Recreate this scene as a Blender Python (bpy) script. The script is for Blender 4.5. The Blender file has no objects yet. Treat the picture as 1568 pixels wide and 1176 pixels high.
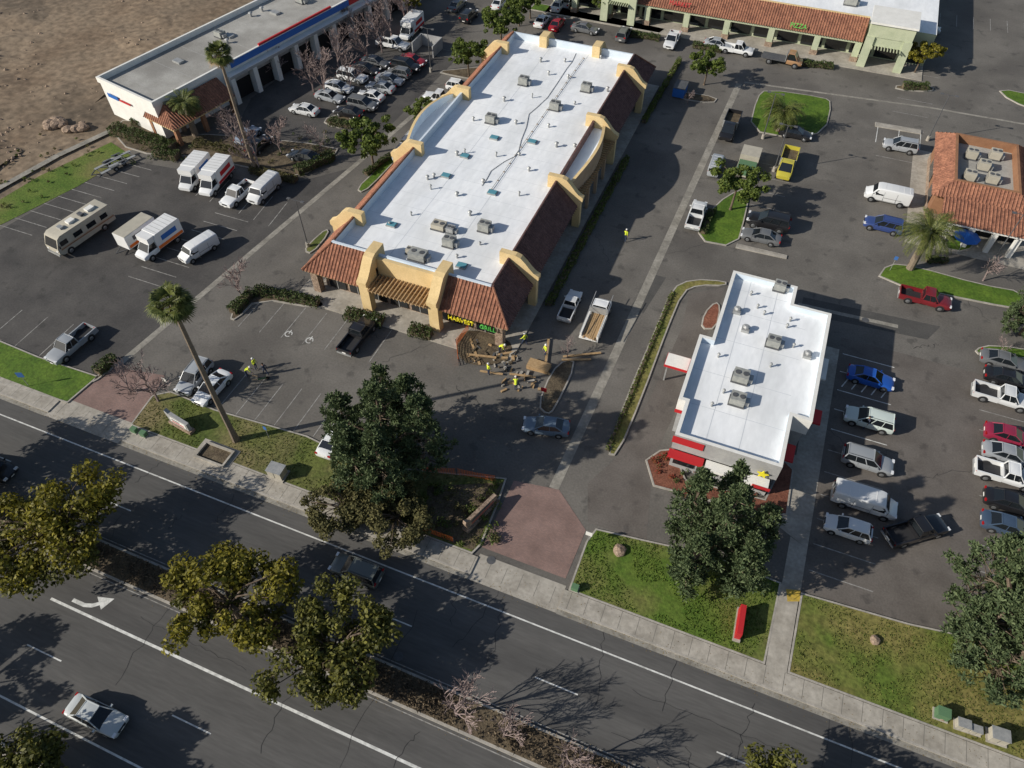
import bpy, bmesh, math, random
from math import sin, cos, pi, radians, atan2, sqrt
from mathutils import Vector, Matrix
import mathutils
R = random.Random(11)

# ------------------------------------------------------------------ site frame (metres)
# X runs along the street, Y away from the street, origin under the drone.
TH, YAW, HC, FP = radians(50.5), radians(22), 60.0, 1120.0
def G(u, v, h=0.0):
    """survey helper: aerial-photo point -> site plan position at height h"""
    a = (u-784)/FP; b = -(v-588)/FP
    dy = b*sin(TH)+cos(TH); dz = b*cos(TH)-sin(TH)
    t = (HC-h)/-dz
    X, Y = a*t, dy*t
    return (X*cos(YAW)-Y*sin(YAW), X*sin(YAW)+Y*cos(YAW))
def GP(*pts): return [G(*p) for p in pts]

scene = bpy.context.scene
def link(o):
    scene.collection.objects.link(o); return o

# ------------------------------------------------------------------ materials
def mat(name, c, c2=None, sc=0.3, rough=0.85, fine=0.0, fsc=6.0, metal=0.0, bump=0.0, lo=0.35, hi=0.65,
        obj=False, island=False, transl=0.0, coat=0.0, stretch=None, spec=0.3, c3=None, sc3=0.05, stain=None):
    m = bpy.data.materials.new(name); m.use_nodes = True
    nt = m.node_tree; N = nt.nodes; Lk = nt.links
    p = N['Principled BSDF']
    p.inputs['Roughness'].default_value = rough
    p.inputs['Metallic'].default_value = metal
    p.inputs['Specular IOR Level'].default_value = spec
    p.inputs['Coat Weight'].default_value = coat
    p.inputs['Base Color'].default_value = (*c, 1)
    tc = N.new('ShaderNodeTexCoord'); vec0 = vec = tc.outputs['Object']
    if stretch:
        mp = N.new('ShaderNodeMapping'); mp.inputs['Scale'].default_value = stretch
        Lk.new(vec, mp.inputs['Vector']); vec = mp.outputs[0]
    out = None
    if obj:
        oi = N.new('ShaderNodeObjectInfo'); out = oi.outputs['Color']
    elif c2:
        rp = N.new('ShaderNodeValToRGB')
        rp.color_ramp.elements[0].position = lo; rp.color_ramp.elements[0].color = (*c, 1)
        rp.color_ramp.elements[1].position = hi; rp.color_ramp.elements[1].color = (*c2, 1)
        if island:
            g = N.new('ShaderNodeNewGeometry'); Lk.new(g.outputs['Random Per Island'], rp.inputs[0])
            rp.color_ramp.elements[0].position = 0; rp.color_ramp.elements[1].position = 1
        else:
            n = N.new('ShaderNodeTexNoise'); n.inputs['Scale'].default_value = sc
            n.inputs['Detail'].default_value = 7; n.inputs['Roughness'].default_value = 0.62
            Lk.new(vec, n.inputs['Vector']); Lk.new(n.outputs[0], rp.inputs[0])
        out = rp.outputs[0]
    def layer(out, col, s, p0, p1, det=5, v=None, amt=1):
        n3 = N.new('ShaderNodeTexNoise'); n3.inputs['Scale'].default_value = s; n3.inputs['Detail'].default_value = det
        Lk.new(v or vec, n3.inputs['Vector'])
        r3 = N.new('ShaderNodeValToRGB'); r3.color_ramp.elements[0].position = p0; r3.color_ramp.elements[1].position = p1
        r3.color_ramp.elements[1].color=(amt,amt,amt,1)
        Lk.new(n3.outputs[0], r3.inputs[0])
        mx = N.new('ShaderNodeMixRGB'); Lk.new(r3.outputs[0], mx.inputs[0]); Lk.new(out, mx.inputs[1])
        mx.inputs[2].default_value = (*col, 1); return mx.outputs[0]
    if c3: out = layer(out, c3, sc3, .47, .66)
    if stain: out = layer(out, stain, .55, .60, .70, 3, vec0, .55)
    if stain: out = layer(out, tuple(x*1.9 for x in stain), .9, .64, .74, 4, vec0, .6)
    if fine:
        n2 = N.new('ShaderNodeTexNoise'); n2.inputs['Scale'].default_value = fsc; n2.inputs['Detail'].default_value = 4
        Lk.new(vec, n2.inputs['Vector'])
        mr = N.new('ShaderNodeMapRange'); mr.inputs[1].default_value = .3; mr.inputs[2].default_value = .7
        mr.inputs[3].default_value = 1-fine; mr.inputs[4].default_value = 1+fine
        Lk.new(n2.outputs[0], mr.inputs[0])
        mm = N.new('ShaderNodeMixRGB'); mm.blend_type = 'MULTIPLY'; mm.inputs[0].default_value = 1
        if out: Lk.new(out, mm.inputs[1])
        else: mm.inputs[1].default_value = (*c, 1)
        Lk.new(mr.outputs[0], mm.inputs[2]); out = mm.outputs[0]
    if out: Lk.new(out, p.inputs['Base Color'])
    if bump:
        nb = N.new('ShaderNodeTexNoise'); nb.inputs['Scale'].default_value = fsc; nb.inputs['Detail'].default_value = 5
        Lk.new(vec, nb.inputs['Vector'])
        b = N.new('ShaderNodeBump'); b.inputs['Strength'].default_value = bump; b.inputs['Distance'].default_value = 0.08
        Lk.new(nb.outputs[0], b.inputs['Height']); Lk.new(b.outputs[0], p.inputs['Normal'])
    if transl:
        tr = N.new('ShaderNodeBsdfTranslucent'); ms = N.new('ShaderNodeMixShader'); ms.inputs[0].default_value = transl
        if out: Lk.new(out, tr.inputs[0])
        else: tr.inputs[0].default_value = (*c, 1)
        Lk.new(p.outputs[0], ms.inputs[1]); Lk.new(tr.outputs[0], ms.inputs[2])
        Lk.new(ms.outputs[0], N['Material Output'].inputs[0])
    return m

M = {}
M['dirt'] = mat('dirt', (.17,.12,.078), (.33,.25,.17), sc=.09, fine=.35, fsc=.9, bump=.9, c3=(.115,.088,.062), sc3=.045, stain=(.12,.09,.062))
M['lot'] = mat('lot_asphalt', (.120,.111,.099), (.166,.154,.137), sc=.16, fine=.13, fsc=5, bump=.15, c3=(.100,.092,.083), sc3=.09, stain=(.058,.055,.051))
M['lotdark'] = mat('dark_asphalt', (.056,.053,.051), (.093,.087,.081), sc=.2, fine=.15, fsc=5, bump=.15, stain=(.037,.036,.034))
M['road'] = mat('road_asphalt', (.080,.078,.075), (.115,.111,.106), sc=.22, fine=.11, fsc=5, stretch=(.12,1,1), bump=.1, c3=(.070,.068,.066), sc3=.25)
M['brownasph'] = mat('drive_thru_asphalt', (.108,.095,.084), (.148,.132,.118), sc=.3, fine=.12, stain=(.055,.05,.046))
M['patch'] = mat('asphalt_patch', (.07,.068,.064), (.092,.088,.082), sc=.6, fine=.15)
M['conc'] = mat('concrete', (.29,.265,.225), (.41,.38,.33), sc=.5, fine=.14, fsc=3)
M['kerb'] = mat('kerb_concrete', (.30,.28,.245), (.42,.39,.345), sc=1, fine=.12)
M['swale'] = mat('concrete_gutter', (.20,.187,.16), (.32,.30,.26), sc=.6, fine=.18, fsc=3)
M['white'] = mat('white_marking', (.38,.38,.36), (.72,.72,.69), sc=1.8, lo=.3, hi=.6)
M['faint'] = mat('worn_marking', (.17,.162,.15), (.38,.37,.35), sc=2)
M['yellowmk'] = mat('yellow_marking', (.55,.38,.05), (.40,.28,.06), sc=3)
M['bluemk'] = mat('blue_marking', (.05,.15,.4))
M['crack'] = mat('crack_sealant', (.030,.030,.030), rough=.6)
M['seam'] = mat('joint', (.17,.16,.14))
M['grass'] = mat('grass', (.068,.095,.018), (.125,.14,.035), sc=.35, fine=.35, fsc=3.5, bump=.6, c3=(.18,.15,.07), sc3=.16)
M['grassg'] = mat('lush_grass', (.055,.11,.010), (.10,.165,.018), sc=.4, fine=.3, fsc=4, bump=.6)
M['grassl'] = mat('lawn_grass', (.060,.115,.012), (.12,.165,.028), sc=.35, fine=.3, fsc=4, bump=.6, c3=(.16,.15,.05), sc3=.14)
M['grassd'] = mat('dry_grass', (.135,.13,.035), (.21,.18,.06), sc=.4, fine=.35, fsc=3, bump=.6, c3=(.09,.135,.02), sc3=.16)
M['mulch'] = mat('mulch', (.07,.052,.034), (.14,.11,.07), sc=1, fine=.35, bump=.7)
M['redmulch'] = mat('red_mulch', (.15,.055,.035), (.23,.095,.06), sc=1, fine=.3, bump=.6)
def pavers():
    m = mat('brick_pavers', (.2,.1,.08)); nt=m.node_tree; N=nt.nodes
    b=N.new('ShaderNodeTexBrick'); tc=N.new('ShaderNodeTexCoord'); nt.links.new(tc.outputs['Object'], b.inputs['Vector'])
    b.inputs['Color1'].default_value=(.40,.25,.21,1); b.inputs['Color2'].default_value=(.31,.20,.175,1); b.inputs['Mortar'].default_value=(.24,.19,.17,1)
    b.inputs['Scale'].default_value=2.4; b.inputs['Mortar Size'].default_value=.03
    n=N.new('ShaderNodeTexNoise'); n.inputs['Scale'].default_value=.5; n.inputs['Detail'].default_value=6; nt.links.new(tc.outputs['Object'], n.inputs['Vector'])
    mx=N.new('ShaderNodeMixRGB'); mx.blend_type='MULTIPLY'; mx.inputs[0].default_value=.6
    nt.links.new(b.outputs[0],mx.inputs[1]); nt.links.new(n.outputs[0],mx.inputs[2])
    nt.links.new(mx.outputs[0],N['Principled BSDF'].inputs['Base Color']); return m
M['paver'] = pavers()
M['roofw'] = mat('white_roof_membrane', (.78,.80,.82), (.87,.88,.88), sc=.25, fine=.05, fsc=2, rough=.55, c3=(.70,.715,.72), sc3=.22, stretch=(1,.35,1))
M['roofg'] = mat('grey_roof_membrane', (.30,.29,.265), (.42,.41,.38), sc=.3, fine=.12, c3=(.24,.23,.21), sc3=.1)
M['roofj'] = mat('roof_seam', (.56,.59,.62))
M['parap'] = mat('shade_blue_parapet_membrane', (.56,.64,.72), (.66,.73,.79), sc=.4, rough=.6)  # bluish shade of the inner parapet faces put into the colour
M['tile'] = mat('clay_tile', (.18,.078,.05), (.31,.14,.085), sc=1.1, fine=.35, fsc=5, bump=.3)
M['tile_shade'] = mat('shaded_clay_tile', (.10,.055,.05), (.16,.09,.08), sc=1.1, fine=.3, fsc=5, bump=.3)  # darker copy of the clay tile; east-side shade put into the colour
M['cream'] = mat('yellow_stucco', (.62,.46,.23), (.70,.53,.28), sc=.7, fine=.08)
M['tan'] = mat('tan_stucco', (.40,.28,.18), (.47,.34,.23), sc=.7, fine=.08)
M['brown'] = mat('brown_stucco', (.24,.12,.065), (.30,.155,.085), sc=.7, fine=.08)
M['whitew'] = mat('white_stucco', (.68,.67,.63), (.76,.75,.71), sc=.7, fine=.05)
M['greenw'] = mat('pale_green_stucco', (.40,.44,.30), (.48,.51,.36), sc=.7, fine=.06)
M['greyw'] = mat('grey_wall', (.30,.30,.30), (.38,.38,.37), sc=.7, fine=.06)
M['red'] = mat('red_paint', (.46,.025,.03), rough=.5)
M['blue'] = mat('blue_paint', (.03,.13,.42), rough=.45)
M['teal'] = mat('skylight_glass', (.10,.28,.34), rough=.25, spec=.6)
M['orange'] = mat('orange_plastic', (.75,.17,.03), rough=.6)
M['glass'] = mat('dark_glass', (.012,.015,.018), rough=.08, spec=.7)
M['dark'] = mat('painted_dark_opening', (.012,.012,.013), rough=.7)  # near-black panels paint in the unlit insides of bays and porch
M['stone'] = mat('stone', (.20,.14,.10), (.36,.27,.20), sc=3, fine=.3)
M['wood'] = mat('wood', (.30,.19,.09), (.48,.33,.18), sc=3, stretch=(1,6,6), fine=.15)
M['metal'] = mat('galvanised_metal', (.30,.31,.31), (.42,.42,.41), sc=2, rough=.5, metal=.3)
M['metald'] = mat('dark_metal', (.07,.075,.08), (.11,.11,.115), sc=2, rough=.5)
M['beige'] = mat('beige_metal', (.42,.39,.32), rough=.5, fine=.08, fsc=1.5)
M['unit'] = mat('rooftop_unit_paint', (.24,.25,.24), (.36,.36,.33), sc=2, rough=.6)
M['greenbox'] = mat('green_utility_paint', (.10,.19,.10), rough=.6)
M['paint'] = mat('vehicle_paint', (.8,.8,.8), obj=True, rough=.32, coat=.6, spec=.5)
M['tyre'] = mat('tyre', (.018,.018,.018), rough=.8)
M['rim'] = mat('alloy_rim', (.35,.36,.37), rough=.35, metal=.7)
M['trim'] = mat('black_trim', (.03,.03,.032), rough=.6)
M['lamp'] = mat('headlamp', (.75,.76,.78), rough=.15, spec=.8)
M['tail'] = mat('tail_lamp', (.35,.01,.01), rough=.25)
M['vwhite'] = mat('van_white', (.72,.72,.71), rough=.4, coat=.3, fine=.04, fsc=1)
M['bark'] = mat('bark', (.09,.065,.045), (.17,.13,.095), sc=3, fine=.3, bump=.6)
M['barkg'] = mat('grey_bark', (.19,.145,.135), (.29,.225,.21), sc=3, fine=.2)
M['barkp'] = mat('palm_bark', (.16,.125,.09), (.25,.20,.15), sc=2, stretch=(1,1,8), fine=.3)
M['pine'] = mat('pine_needles', (.050,.080,.034), (.145,.185,.085), island=True, transl=.22, rough=.7)
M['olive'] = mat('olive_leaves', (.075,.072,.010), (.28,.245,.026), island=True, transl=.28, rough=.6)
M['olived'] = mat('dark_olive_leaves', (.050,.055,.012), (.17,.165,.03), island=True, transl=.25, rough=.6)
M['leaf'] = mat('green_leaves', (.045,.075,.012), (.15,.19,.035), island=True, transl=.25, rough=.6)
M['hedge'] = mat('hedge_leaves', (.030,.050,.012), (.085,.115,.03), island=True, transl=.15, rough=.65)
M['shrub'] = mat('brown_shrub_leaves', (.06,.06,.022), (.155,.14,.055), island=True, transl=.2)
M['cover'] = mat('dry_groundcover', (.06,.045,.03), (.17,.13,.085), island=True)
M['palm'] = mat('palm_fronds', (.050,.072,.016), (.17,.185,.05), island=True, transl=.2, rough=.5)
M['palmdry'] = mat('dry_fronds', (.18,.13,.07), (.28,.21,.12), island=True)
M['flower'] = mat('red_flowers', (.30,.02,.02), (.05,.07,.02), island=True)
M['skin'] = mat('skin', (.42,.24,.16)); M['hivis'] = mat('hi_vis_vest', (.65,.75,.05))
M['jean'] = mat('denim', (.04,.055,.10)); M['hat'] = mat('hard_hat', (.7,.7,.66), rough=.4)
M['shirt'] = mat('dark_shirt', (.06,.07,.10)); M['hair']=mat('hair',(.03,.02,.015)); M['shoe']=mat('shoe',(.03,.025,.02))

# ------------------------------------------------------------------ mesh builder
class MB:
    def __init__(s): s.v=[]; s.f=[]; s.m=[]; s.mats=[]
    def mi(s, k):
        m = M[k]
        if m not in s.mats: s.mats.append(m)
        return s.mats.index(m)
    def face(s, pts, k):
        n=len(s.v); s.v.extend([tuple(p) for p in pts]); s.f.append(tuple(range(n,n+len(pts)))); s.m.append(s.mi(k))
    def poly(s, pts, z, k):
        a=sum(pts[i-1][0]*pts[i][1]-pts[i][0]*pts[i-1][1] for i in range(len(pts)))
        if a<0: pts=list(reversed(pts))
        s.face([(p[0],p[1],z) for p in pts], k)
    def prism(s, pts, z0, z1, k, top=None, bot=False):
        a=sum(pts[i-1][0]*pts[i][1]-pts[i][0]*pts[i-1][1] for i in range(len(pts)))
        if a<0: pts=list(reversed(pts))
        n=len(pts)
        for i in range(n):
            p,q=pts[i],pts[(i+1)%n]
            s.face([(p[0],p[1],z0),(q[0],q[1],z0),(q[0],q[1],z1),(p[0],p[1],z1)],k)
        s.face([(p[0],p[1],z1) for p in pts], top or k)
        if bot: s.face([(p[0],p[1],z0) for p in reversed(pts)], k)
    def box(s, x0,x1,y0,y1,z0,z1,k,top=None):
        s.prism([(x0,y0),(x1,y0),(x1,y1),(x0,y1)], z0,z1,k,top,True)
    def cbox(s, c, size, k, rot=0, top=None, z0=None):
        cx,cy,cz=c; a,b,h=size[0]/2,size[1]/2,size[2]
        pts=[(cx+x*cos(rot)-y*sin(rot), cy+x*sin(rot)+y*cos(rot)) for x,y in((-a,-b),(a,-b),(a,b),(-a,b))]
        s.prism(pts,cz,cz+h,k,top,True)
    def obox(s,p,q,w,h,k):
        p=Vector(p);q=Vector(q);d=(q-p).normalized()
        up=Vector((0,0,1)) if abs(d.z)<.9 else Vector((0,1,0))
        a=d.cross(up).normalized()*w/2; b=a.cross(d).normalized()*h/2
        c=[a+b,a-b,-a-b,-a+b]
        for i in range(4):
            s.face([p+c[i],p+c[i-1],q+c[i-1],q+c[i]],k)
        s.face([p+x for x in c],k); s.face([q+x for x in reversed(c)],k)
    def tube(s,p,q,r0,r1,k,n=6,cap=False):
        p=Vector(p);q=Vector(q);d=(q-p)
        if d.length<1e-5:return
        d.normalize(); up=Vector((0,0,1)) if abs(d.z)<.9 else Vector((1,0,0))
        a=d.cross(up).normalized(); b=d.cross(a)
        n0=len(s.v); k_=s.mi(k)
        for i in range(n):
            t=2*pi*i/n; e=a*cos(t)+b*sin(t)
            s.v.append(tuple(p+e*r0)); s.v.append(tuple(q+e*r1))
        for i in range(n):
            j=(i+1)%n
            s.f.append((n0+2*i,n0+2*i+1,n0+2*j+1,n0+2*j)); s.m.append(k_)
        if cap:
            s.f.append(tuple(n0+2*i+1 for i in range(n))); s.m.append(k_)
            s.f.append(tuple(n0+2*i for i in reversed(range(n)))); s.m.append(k_)
    def line(s,p,q,w,z,k):
        dx,dy=q[0]-p[0],q[1]-p[1]; l=sqrt(dx*dx+dy*dy) or 1
        nx,ny=-dy/l*w/2,dx/l*w/2
        s.poly([(p[0]-nx,p[1]-ny),(q[0]-nx,q[1]-ny),(q[0]+nx,q[1]+ny),(p[0]+nx,p[1]+ny)],z,k)
    def mesh(s,name,smooth=None):
        me=bpy.data.meshes.new(name); me.from_pydata(s.v,[],s.f)
        for m in s.mats: me.materials.append(m)
        me.polygons.foreach_set('material_index',s.m)
        if smooth is not None:
            bm=bmesh.new(); bm.from_mesh(me); bmesh.ops.remove_doubles(bm,verts=bm.verts,dist=1e-4)
            bmesh.ops.recalc_face_normals(bm,faces=bm.faces); bm.to_mesh(me); bm.free()
            me.polygons.foreach_set('use_smooth',[True]*len(me.polygons)); me.set_sharp_from_angle(angle=radians(smooth))
        me.update(); return me
    def build(s,name,parent=None,loc=(0,0,0),rot=0,smooth=None):
        o=bpy.data.objects.new(name,s.mesh(name,smooth)); link(o); o.location=loc; o.rotation_euler=(0,0,rot)
        if parent: o.parent=parent
        return o
def empty(name,loc=(0,0,0),rot=0):
    o=bpy.data.objects.new(name,None); o.empty_display_size=1; o.location=loc; o.rotation_euler=(0,0,rot); return link(o)
def inst(name,me,loc,rot=0,sc=1,col=None):
    o=bpy.data.objects.new(name,me); link(o); o.location=(loc[0],loc[1],loc[2] if len(loc)>2 else 0)
    o.rotation_euler=(0,0,rot); o.scale=(sc,sc,sc) if not isinstance(sc,tuple) else sc
    if col: o.color=(*col,1)
    return o
def chaikin(p,n=2):
    for _ in range(n):
        q=[]
        for i in range(len(p)):
            a,b=p[i],p[(i+1)%len(p)]
            q+= [(a[0]*.75+b[0]*.25,a[1]*.75+b[1]*.25),(a[0]*.25+b[0]*.75,a[1]*.25+b[1]*.75)]
        p=q
    return p
def ccw(p):
    a=sum(p[i-1][0]*p[i][1]-p[i][0]*p[i-1][1] for i in range(len(p)))
    return p if a>0 else list(reversed(p))
def inset(p,d):
    n=len(p); out=[]
    for i in range(n):
        a,b,c=Vector(p[i-1]),Vector(p[i]),Vector(p[(i+1)%n])
        e1=(b-a).normalized(); e2=(c-b).normalized()
        n1=Vector((-e1.y,e1.x)); n2=Vector((-e2.y,e2.x)); m=(n1+n2)
        if m.length<1e-4: m=n1
        m.normalize(); k=d/max(.5,m.dot(n1)); out.append(tuple(b+m*k))
    return out
def island(name,pts,k='grass',smooth=1,kw=.16,kh=.14,lift=.0):
    p=ccw(pts)
    if smooth: p=ccw(chaikin(p,smooth))
    q=inset(p,kw); mb=MB(); n=len(p)
    for i in range(n):
        j=(i+1)%n
        mb.face([(*p[i],0),(*p[j],0),(*p[j],kh),(*p[i],kh)],'kerb')
        mb.face([(*p[i],kh),(*p[j],kh),(*q[j],kh),(*q[i],kh)],'kerb')
    mb.face([(*x,kh-.02+lift) for x in q],k)
    return mb.build(name)

# ------------------------------------------------------------------ ground
b=MB(); b.poly([(-3000,-3000),(3000,-3000),(3000,3000),(-3000,3000)],-.02,'dirt'); b.build('ground')
b=MB(); b.poly([(-110,26.2),(-95,28),(-90.5,45.2),(-87.2,64),(-83,70),(-60,170),(-60,600),(400,600),(400,26.2)],0,'lot'); b.build('parking_lot')
b=MB(); b.poly(GP((-60,385),(0,352),(190,245),(430,285),(535,258),(400,375),(130,600),(60,545),(-90,480)),.004,'lotdark'); b.build('storage_lot_asphalt')
b=MB(); b.poly(GP((350,215),(500,230),(545,245),(600,190),(700,90),(560,70),(440,110),(385,150)),.004,'lotdark'); b.build('service_lot_asphalt')
b=MB(); b.poly([(13.2,26.5),(60,26.5),(60,66),(13.2,66)],.004,'brownasph'); b.build('restaurant_lot_asphalt')
b=MB(); b.poly([(-600,-1.2),(600,-1.2),(600,24.6),(-600,24.6)],.004,'road'); b.build('street_road')
b=MB(); b.poly(GP((945,700),(1000,600),(1045,500),(1055,450),(1110,440),(1100,470),(1030,640),(1000,700),(990,830),(900,800),(900,740)),.006,'brownasph'); b.build('drive_thru_lane_pavement')

d1=(G(100,622)[0]-1,G(190,660)[0]+.5); d2=(G(738,842)[0],G(868,895)[0]); 
b=MB()
for x0,x1 in ((-600,d1[0]),(d1[1],d2[0]),(d2[1],600)):
    b.box(x0,x1,24.6,26.2,-.01,.13,'conc'); b.box(x0,x1,24.42,24.597,-.01,.135,'kerb')
    b.poly([(x0,23.95),(x1,23.95),(x1,24.418),(x0,24.418)],.012,'swale')
for x0,x1 in (d1,d2): b.poly([(x0,24.0),(x1,24.0),(x1,26.6),(x0,26.6)],.02,'conc')
x=-110
while x<70:
    inside=any(a<x<c for a,c in (d1,d2))
    b.line((x,24.62),(x,26.2),.04,.024 if inside else .133,'seam'); x+=1.5
b.build('sidewalk')
b=MB(); b.box(-600,600,-3.0,-1.2,-.01,.13,'conc'); b.build('far_sidewalk')
b=MB(); b.poly(GP((165,560),(252,575),(238,602),(192,658),(104,618)),.016,'paver'); b.poly(GP((787,736),(856,750),(897,812),(866,886),(738,838),(768,775)),.016,'paver'); b.build('brick_paver_driveway')

# median
b=MB()
b.box(-600,600,12.35,15.0,0,.15,'kerb'); b.poly([(-600,12.55),(600,12.55),(600,14.8),(-600,14.8)],.154,'mulch')
b.build('street_median')
b=MB()
for i in range(19000):
    x=R.uniform(-60,45); y=R.uniform(12.55,14.8); z=.16+R.random()*.3; a=R.random()*6.3; l=R.uniform(.12,.3)
    if sin(x*.9)+sin(x*.37+1)+R.uniform(-1.5,1.5)<-.6: continue
    b.face([(x,y,z),(x+l*cos(a),y+l*sin(a),z+R.uniform(-.1,.15)),(x+l*.3*sin(a),y-l*.3*cos(a),z+.14)],'cover')
b.build('median_groundcover')
# road markings
b=MB(); z=.010
b.line((-200,22.4),(150,22.4),.13,z,'white'); b.line((-200,15.25),(150,15.25),.08,z,'faint')
b.line((-200,12.1),(150,12.1),.08,z,'faint')
b.line((G(75,920)[0],9.0),(150,9.0),.22,z,'white')
b.line((-200,1.3),(150,1.3),.15,z,'white')
x0=G(820,1035)[0]; 
for i in range(-12,12): b.line((x0+i*14.6/1.0,18.4),(x0+i*14.6+3.6,18.4),.11,z,'white')
x0=G(265,1093)[0]
for i in range(-10,12): b.line((x0+i*14.6,5.2),(x0+i*14.6+3.6,5.2),.11,z,'white')
# turn arrow (left turn)
ax,ay=G(136,924)
for poly in ([(-1.5,-.42),(-.2,-.42),(.5,-.2),(1.0,.25),(.75,.45),(.3,.1),(-.3,-.1),(-1.5,-.1)],[(.25,.75),(1.35,-.05),(1.75,1.15)]):
    b.poly([(ax+p[0],ay+p[1]) for p in poly],z if len(poly)>3 else z+.003,'white')
b.build('road_markings')
# cracks
b=MB()
def crack(p,q,w=.05,n=10,j=.25):
    pts=[]
    for i in range(n+1):
        t=i/n; pts.append((p[0]+(q[0]-p[0])*t+R.uniform(-j,j),p[1]+(q[1]-p[1])*t+R.uniform(-j,j)))
    for i in range(n): b.line(pts[i],pts[i+1],w*R.uniform(.6,1.2),.0115,'crack')
for p,q in (((178,1045),(252,935)),((395,1155),(445,1060)),((640,1120),(600,1176)),((1035,1000),(1015,1090)),((1160,1075),(1130,1140)),
            ((20,900),(80,880)),((700,900),(690,960)),((480,830),(440,870)),((205,740),(255,700)),((330,800),(360,760))):
    crack(G(*p),G(*q))
for i in range(16):
    x=R.uniform(-60,30); crack((x,R.choice([1,5,9,15.2,18])),(x+R.uniform(-2,2),R.choice([9,12,20,24])),.04)
for i in range(5):
    y=R.choice([3.4,7,16.8,20.3,10.5]); x=R.uniform(-50,20); crack((x,y),(x+R.uniform(10,22),y+R.uniform(-.4,.4)),.035,24,.12)
for i in range(34):
    x=R.uniform(-80,45);y=R.uniform(36,120); crack((x,y),(x+R.uniform(-6,6),y+R.uniform(-6,6)),.04,14,.3)
b.build('pavement_cracks')
b=MB()
def pl(pts,w,z,k):
    for i in range(len(pts)-1): b.line(pts[i],pts[i+1],w,z,k)
pl(GP((118,612),(545,252),(640,170)),.75,.012,'swale')
pl(GP((848,748),(1132,128)),.95,.012,'swale')
pl(GP((1222,466),(1375,500)),.55,.012,'swale')
pl(GP((1140,126),(1425,165),(1568,190)),.45,.012,'swale')
b.build('concrete_gutter')

# parking stripes
b=MB()
def stalls(p,q,n,d,L,w=.1,k='faint',z=.0145):
    p=Vector(p);q=Vector(q)
    for i in range(n+1):
        a=p.lerp(q,i/n); e=(a.x+d[0]*L,a.y+d[1]*L); b.line((a.x,a.y),e,w,z,k)
x0=13.6
for i in range(13): b.line((x0,30.5+i*2.75),(x0+5.4,30.5+i*2.75),.1,.0145,'white' if i>7 else 'faint')
for i in range(13): b.line((27.5,30.5+i*2.75),(33,30.5+i*2.75),.1,.0145,'faint')
stalls(G(275,612),G(480,668),7,(0,1),5.2)
stalls(G(60,545),G(-60,510),3,(0,1),5.2)
stalls(G(405,455),G(600,505),6,(0,-1),5.2)
stalls(G(0,345),G(185,248),9,(1,0),5.4)
stalls(G(310,258),G(440,310),6,(.1,-1),5.2)
stalls(G(250,440),G(380,340),7,(-1,0),5.2)
stalls(G(505,145),G(650,70),8,(1,0),5.2)
stalls(G(1345,190),G(1410,205),2,(0,-1),5.2,k='white'); stalls(G(1400,250),G(1440,120),6,(-1,0),5.2)
stalls(G(1440,20),G(1568,35),5,(0,-1),5)
stalls(G(1180,370),G(1215,260),5,(-1,0),5.2)
for i in range(5):
    b.line((14.0+i*1.0,58.6),(15.0+i*1.0,61.2),.12,.0165,'white')
b.build('parking_stripes')
b=MB()
for (u,v) in ((443,510),(475,520)):
    x,y=G(u,v)
    for a in range(10):
        t0,t1=a*.55,(a+1)*.55; b.line((x+.4*cos(t0),y-.15+.4*sin(t0)),(x+.4*cos(t1),y-.15+.4*sin(t1)),.1,.018,'white')
    b.line((x,y-.1),(x,y+.5),.12,.021,'white'); b.line((x-.3,y+.2),(x+.3,y+.2),.1,.024,'white')
b.build('accessible_parking_marking')
b=MB()
for pts in (((560,300),(600,310),(585,330),(545,318)),((1000,420),(1020,425),(985,480),(965,470)),((1230,455),(1440,500),(1420,520),(1225,480)),((0,560),(40,570),(20,585),(0,580))):
    b.poly(GP(*pts),.008,'patch')
b.build('asphalt_patch')

# ------------------------------------------------------------------ landscape islands
island('grass_verge',GP((-80,515),(0,522),(60,547),(152,577),(104,618),(0,588),(-90,560)),'grassg',0)
fr=[G(192,660),G(234,606),G(262,600),G(330,628),G(470,668),G(560,712),G(660,722),G(776,733),G(762,775),G(737,835)]
fr=[(x,max(y,26.35)) for x,y in fr]; fr+=[(fr[-1][0]-.4,26.25),(fr[0][0]+.3,26.25)]
island('landscape_strip',fr,'grass',0)
g3=GP((897,830),(912,810),(985,827),(1090,850),(1196,893),(1172,1010))
g3=[(x,max(y,26.3)) for x,y in g3]; g3[-1]=(g3[-1][0],26.25); g3.append((G(866,900)[0]+.3,26.25))
island('grass_lawn',g3,'grassl',0)
g4=GP((1226,908),(1390,955),(1620,1005)); xr=G(1206,1025)[0]
island('grass_lawn',[(xr,26.25),(70,26.25),(70,g4[2][1])]+[g4[2],g4[1],g4[0]],'grassd',0)
b=MB(); w=GP((1193,893),(1224,908)); b.poly([(G(1172,1012)[0]+.05,26.2),(G(1206,1025)[0]-.05,26.2),w[1],w[0]],.128,'conc'); b.poly(GP((1203,903),(1225,905),(1225,922),(1205,922)),.136,'yellowmk'); b.build('concrete_path')
island('planter_island',GP((927,696),(962,600),(1005,500),(1028,442),(1058,428),(1112,431),(1112,439),(1070,438),(1046,448),(1022,505),(984,608),(946,699)),'grassd',1)
island('planter_island',GP((1072,505),(1077,480),(1095,462),(1104,470),(1097,505)),'redmulch',1)
island('planter_island',GP((988,705),(1010,690),(1030,688),(1050,735),(1170,765),(1200,705),(1215,720),(1205,790),(1150,785),(1000,745)),'redmulch',0)
island('planter_island',GP((822,622),(843,570),(866,550),(884,556),(850,628),(838,637)),'mulch',1)
island('grass_island',GP((1063,368),(1085,325),(1112,300),(1150,285),(1142,330),(1128,380)),'grassg',1)
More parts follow.
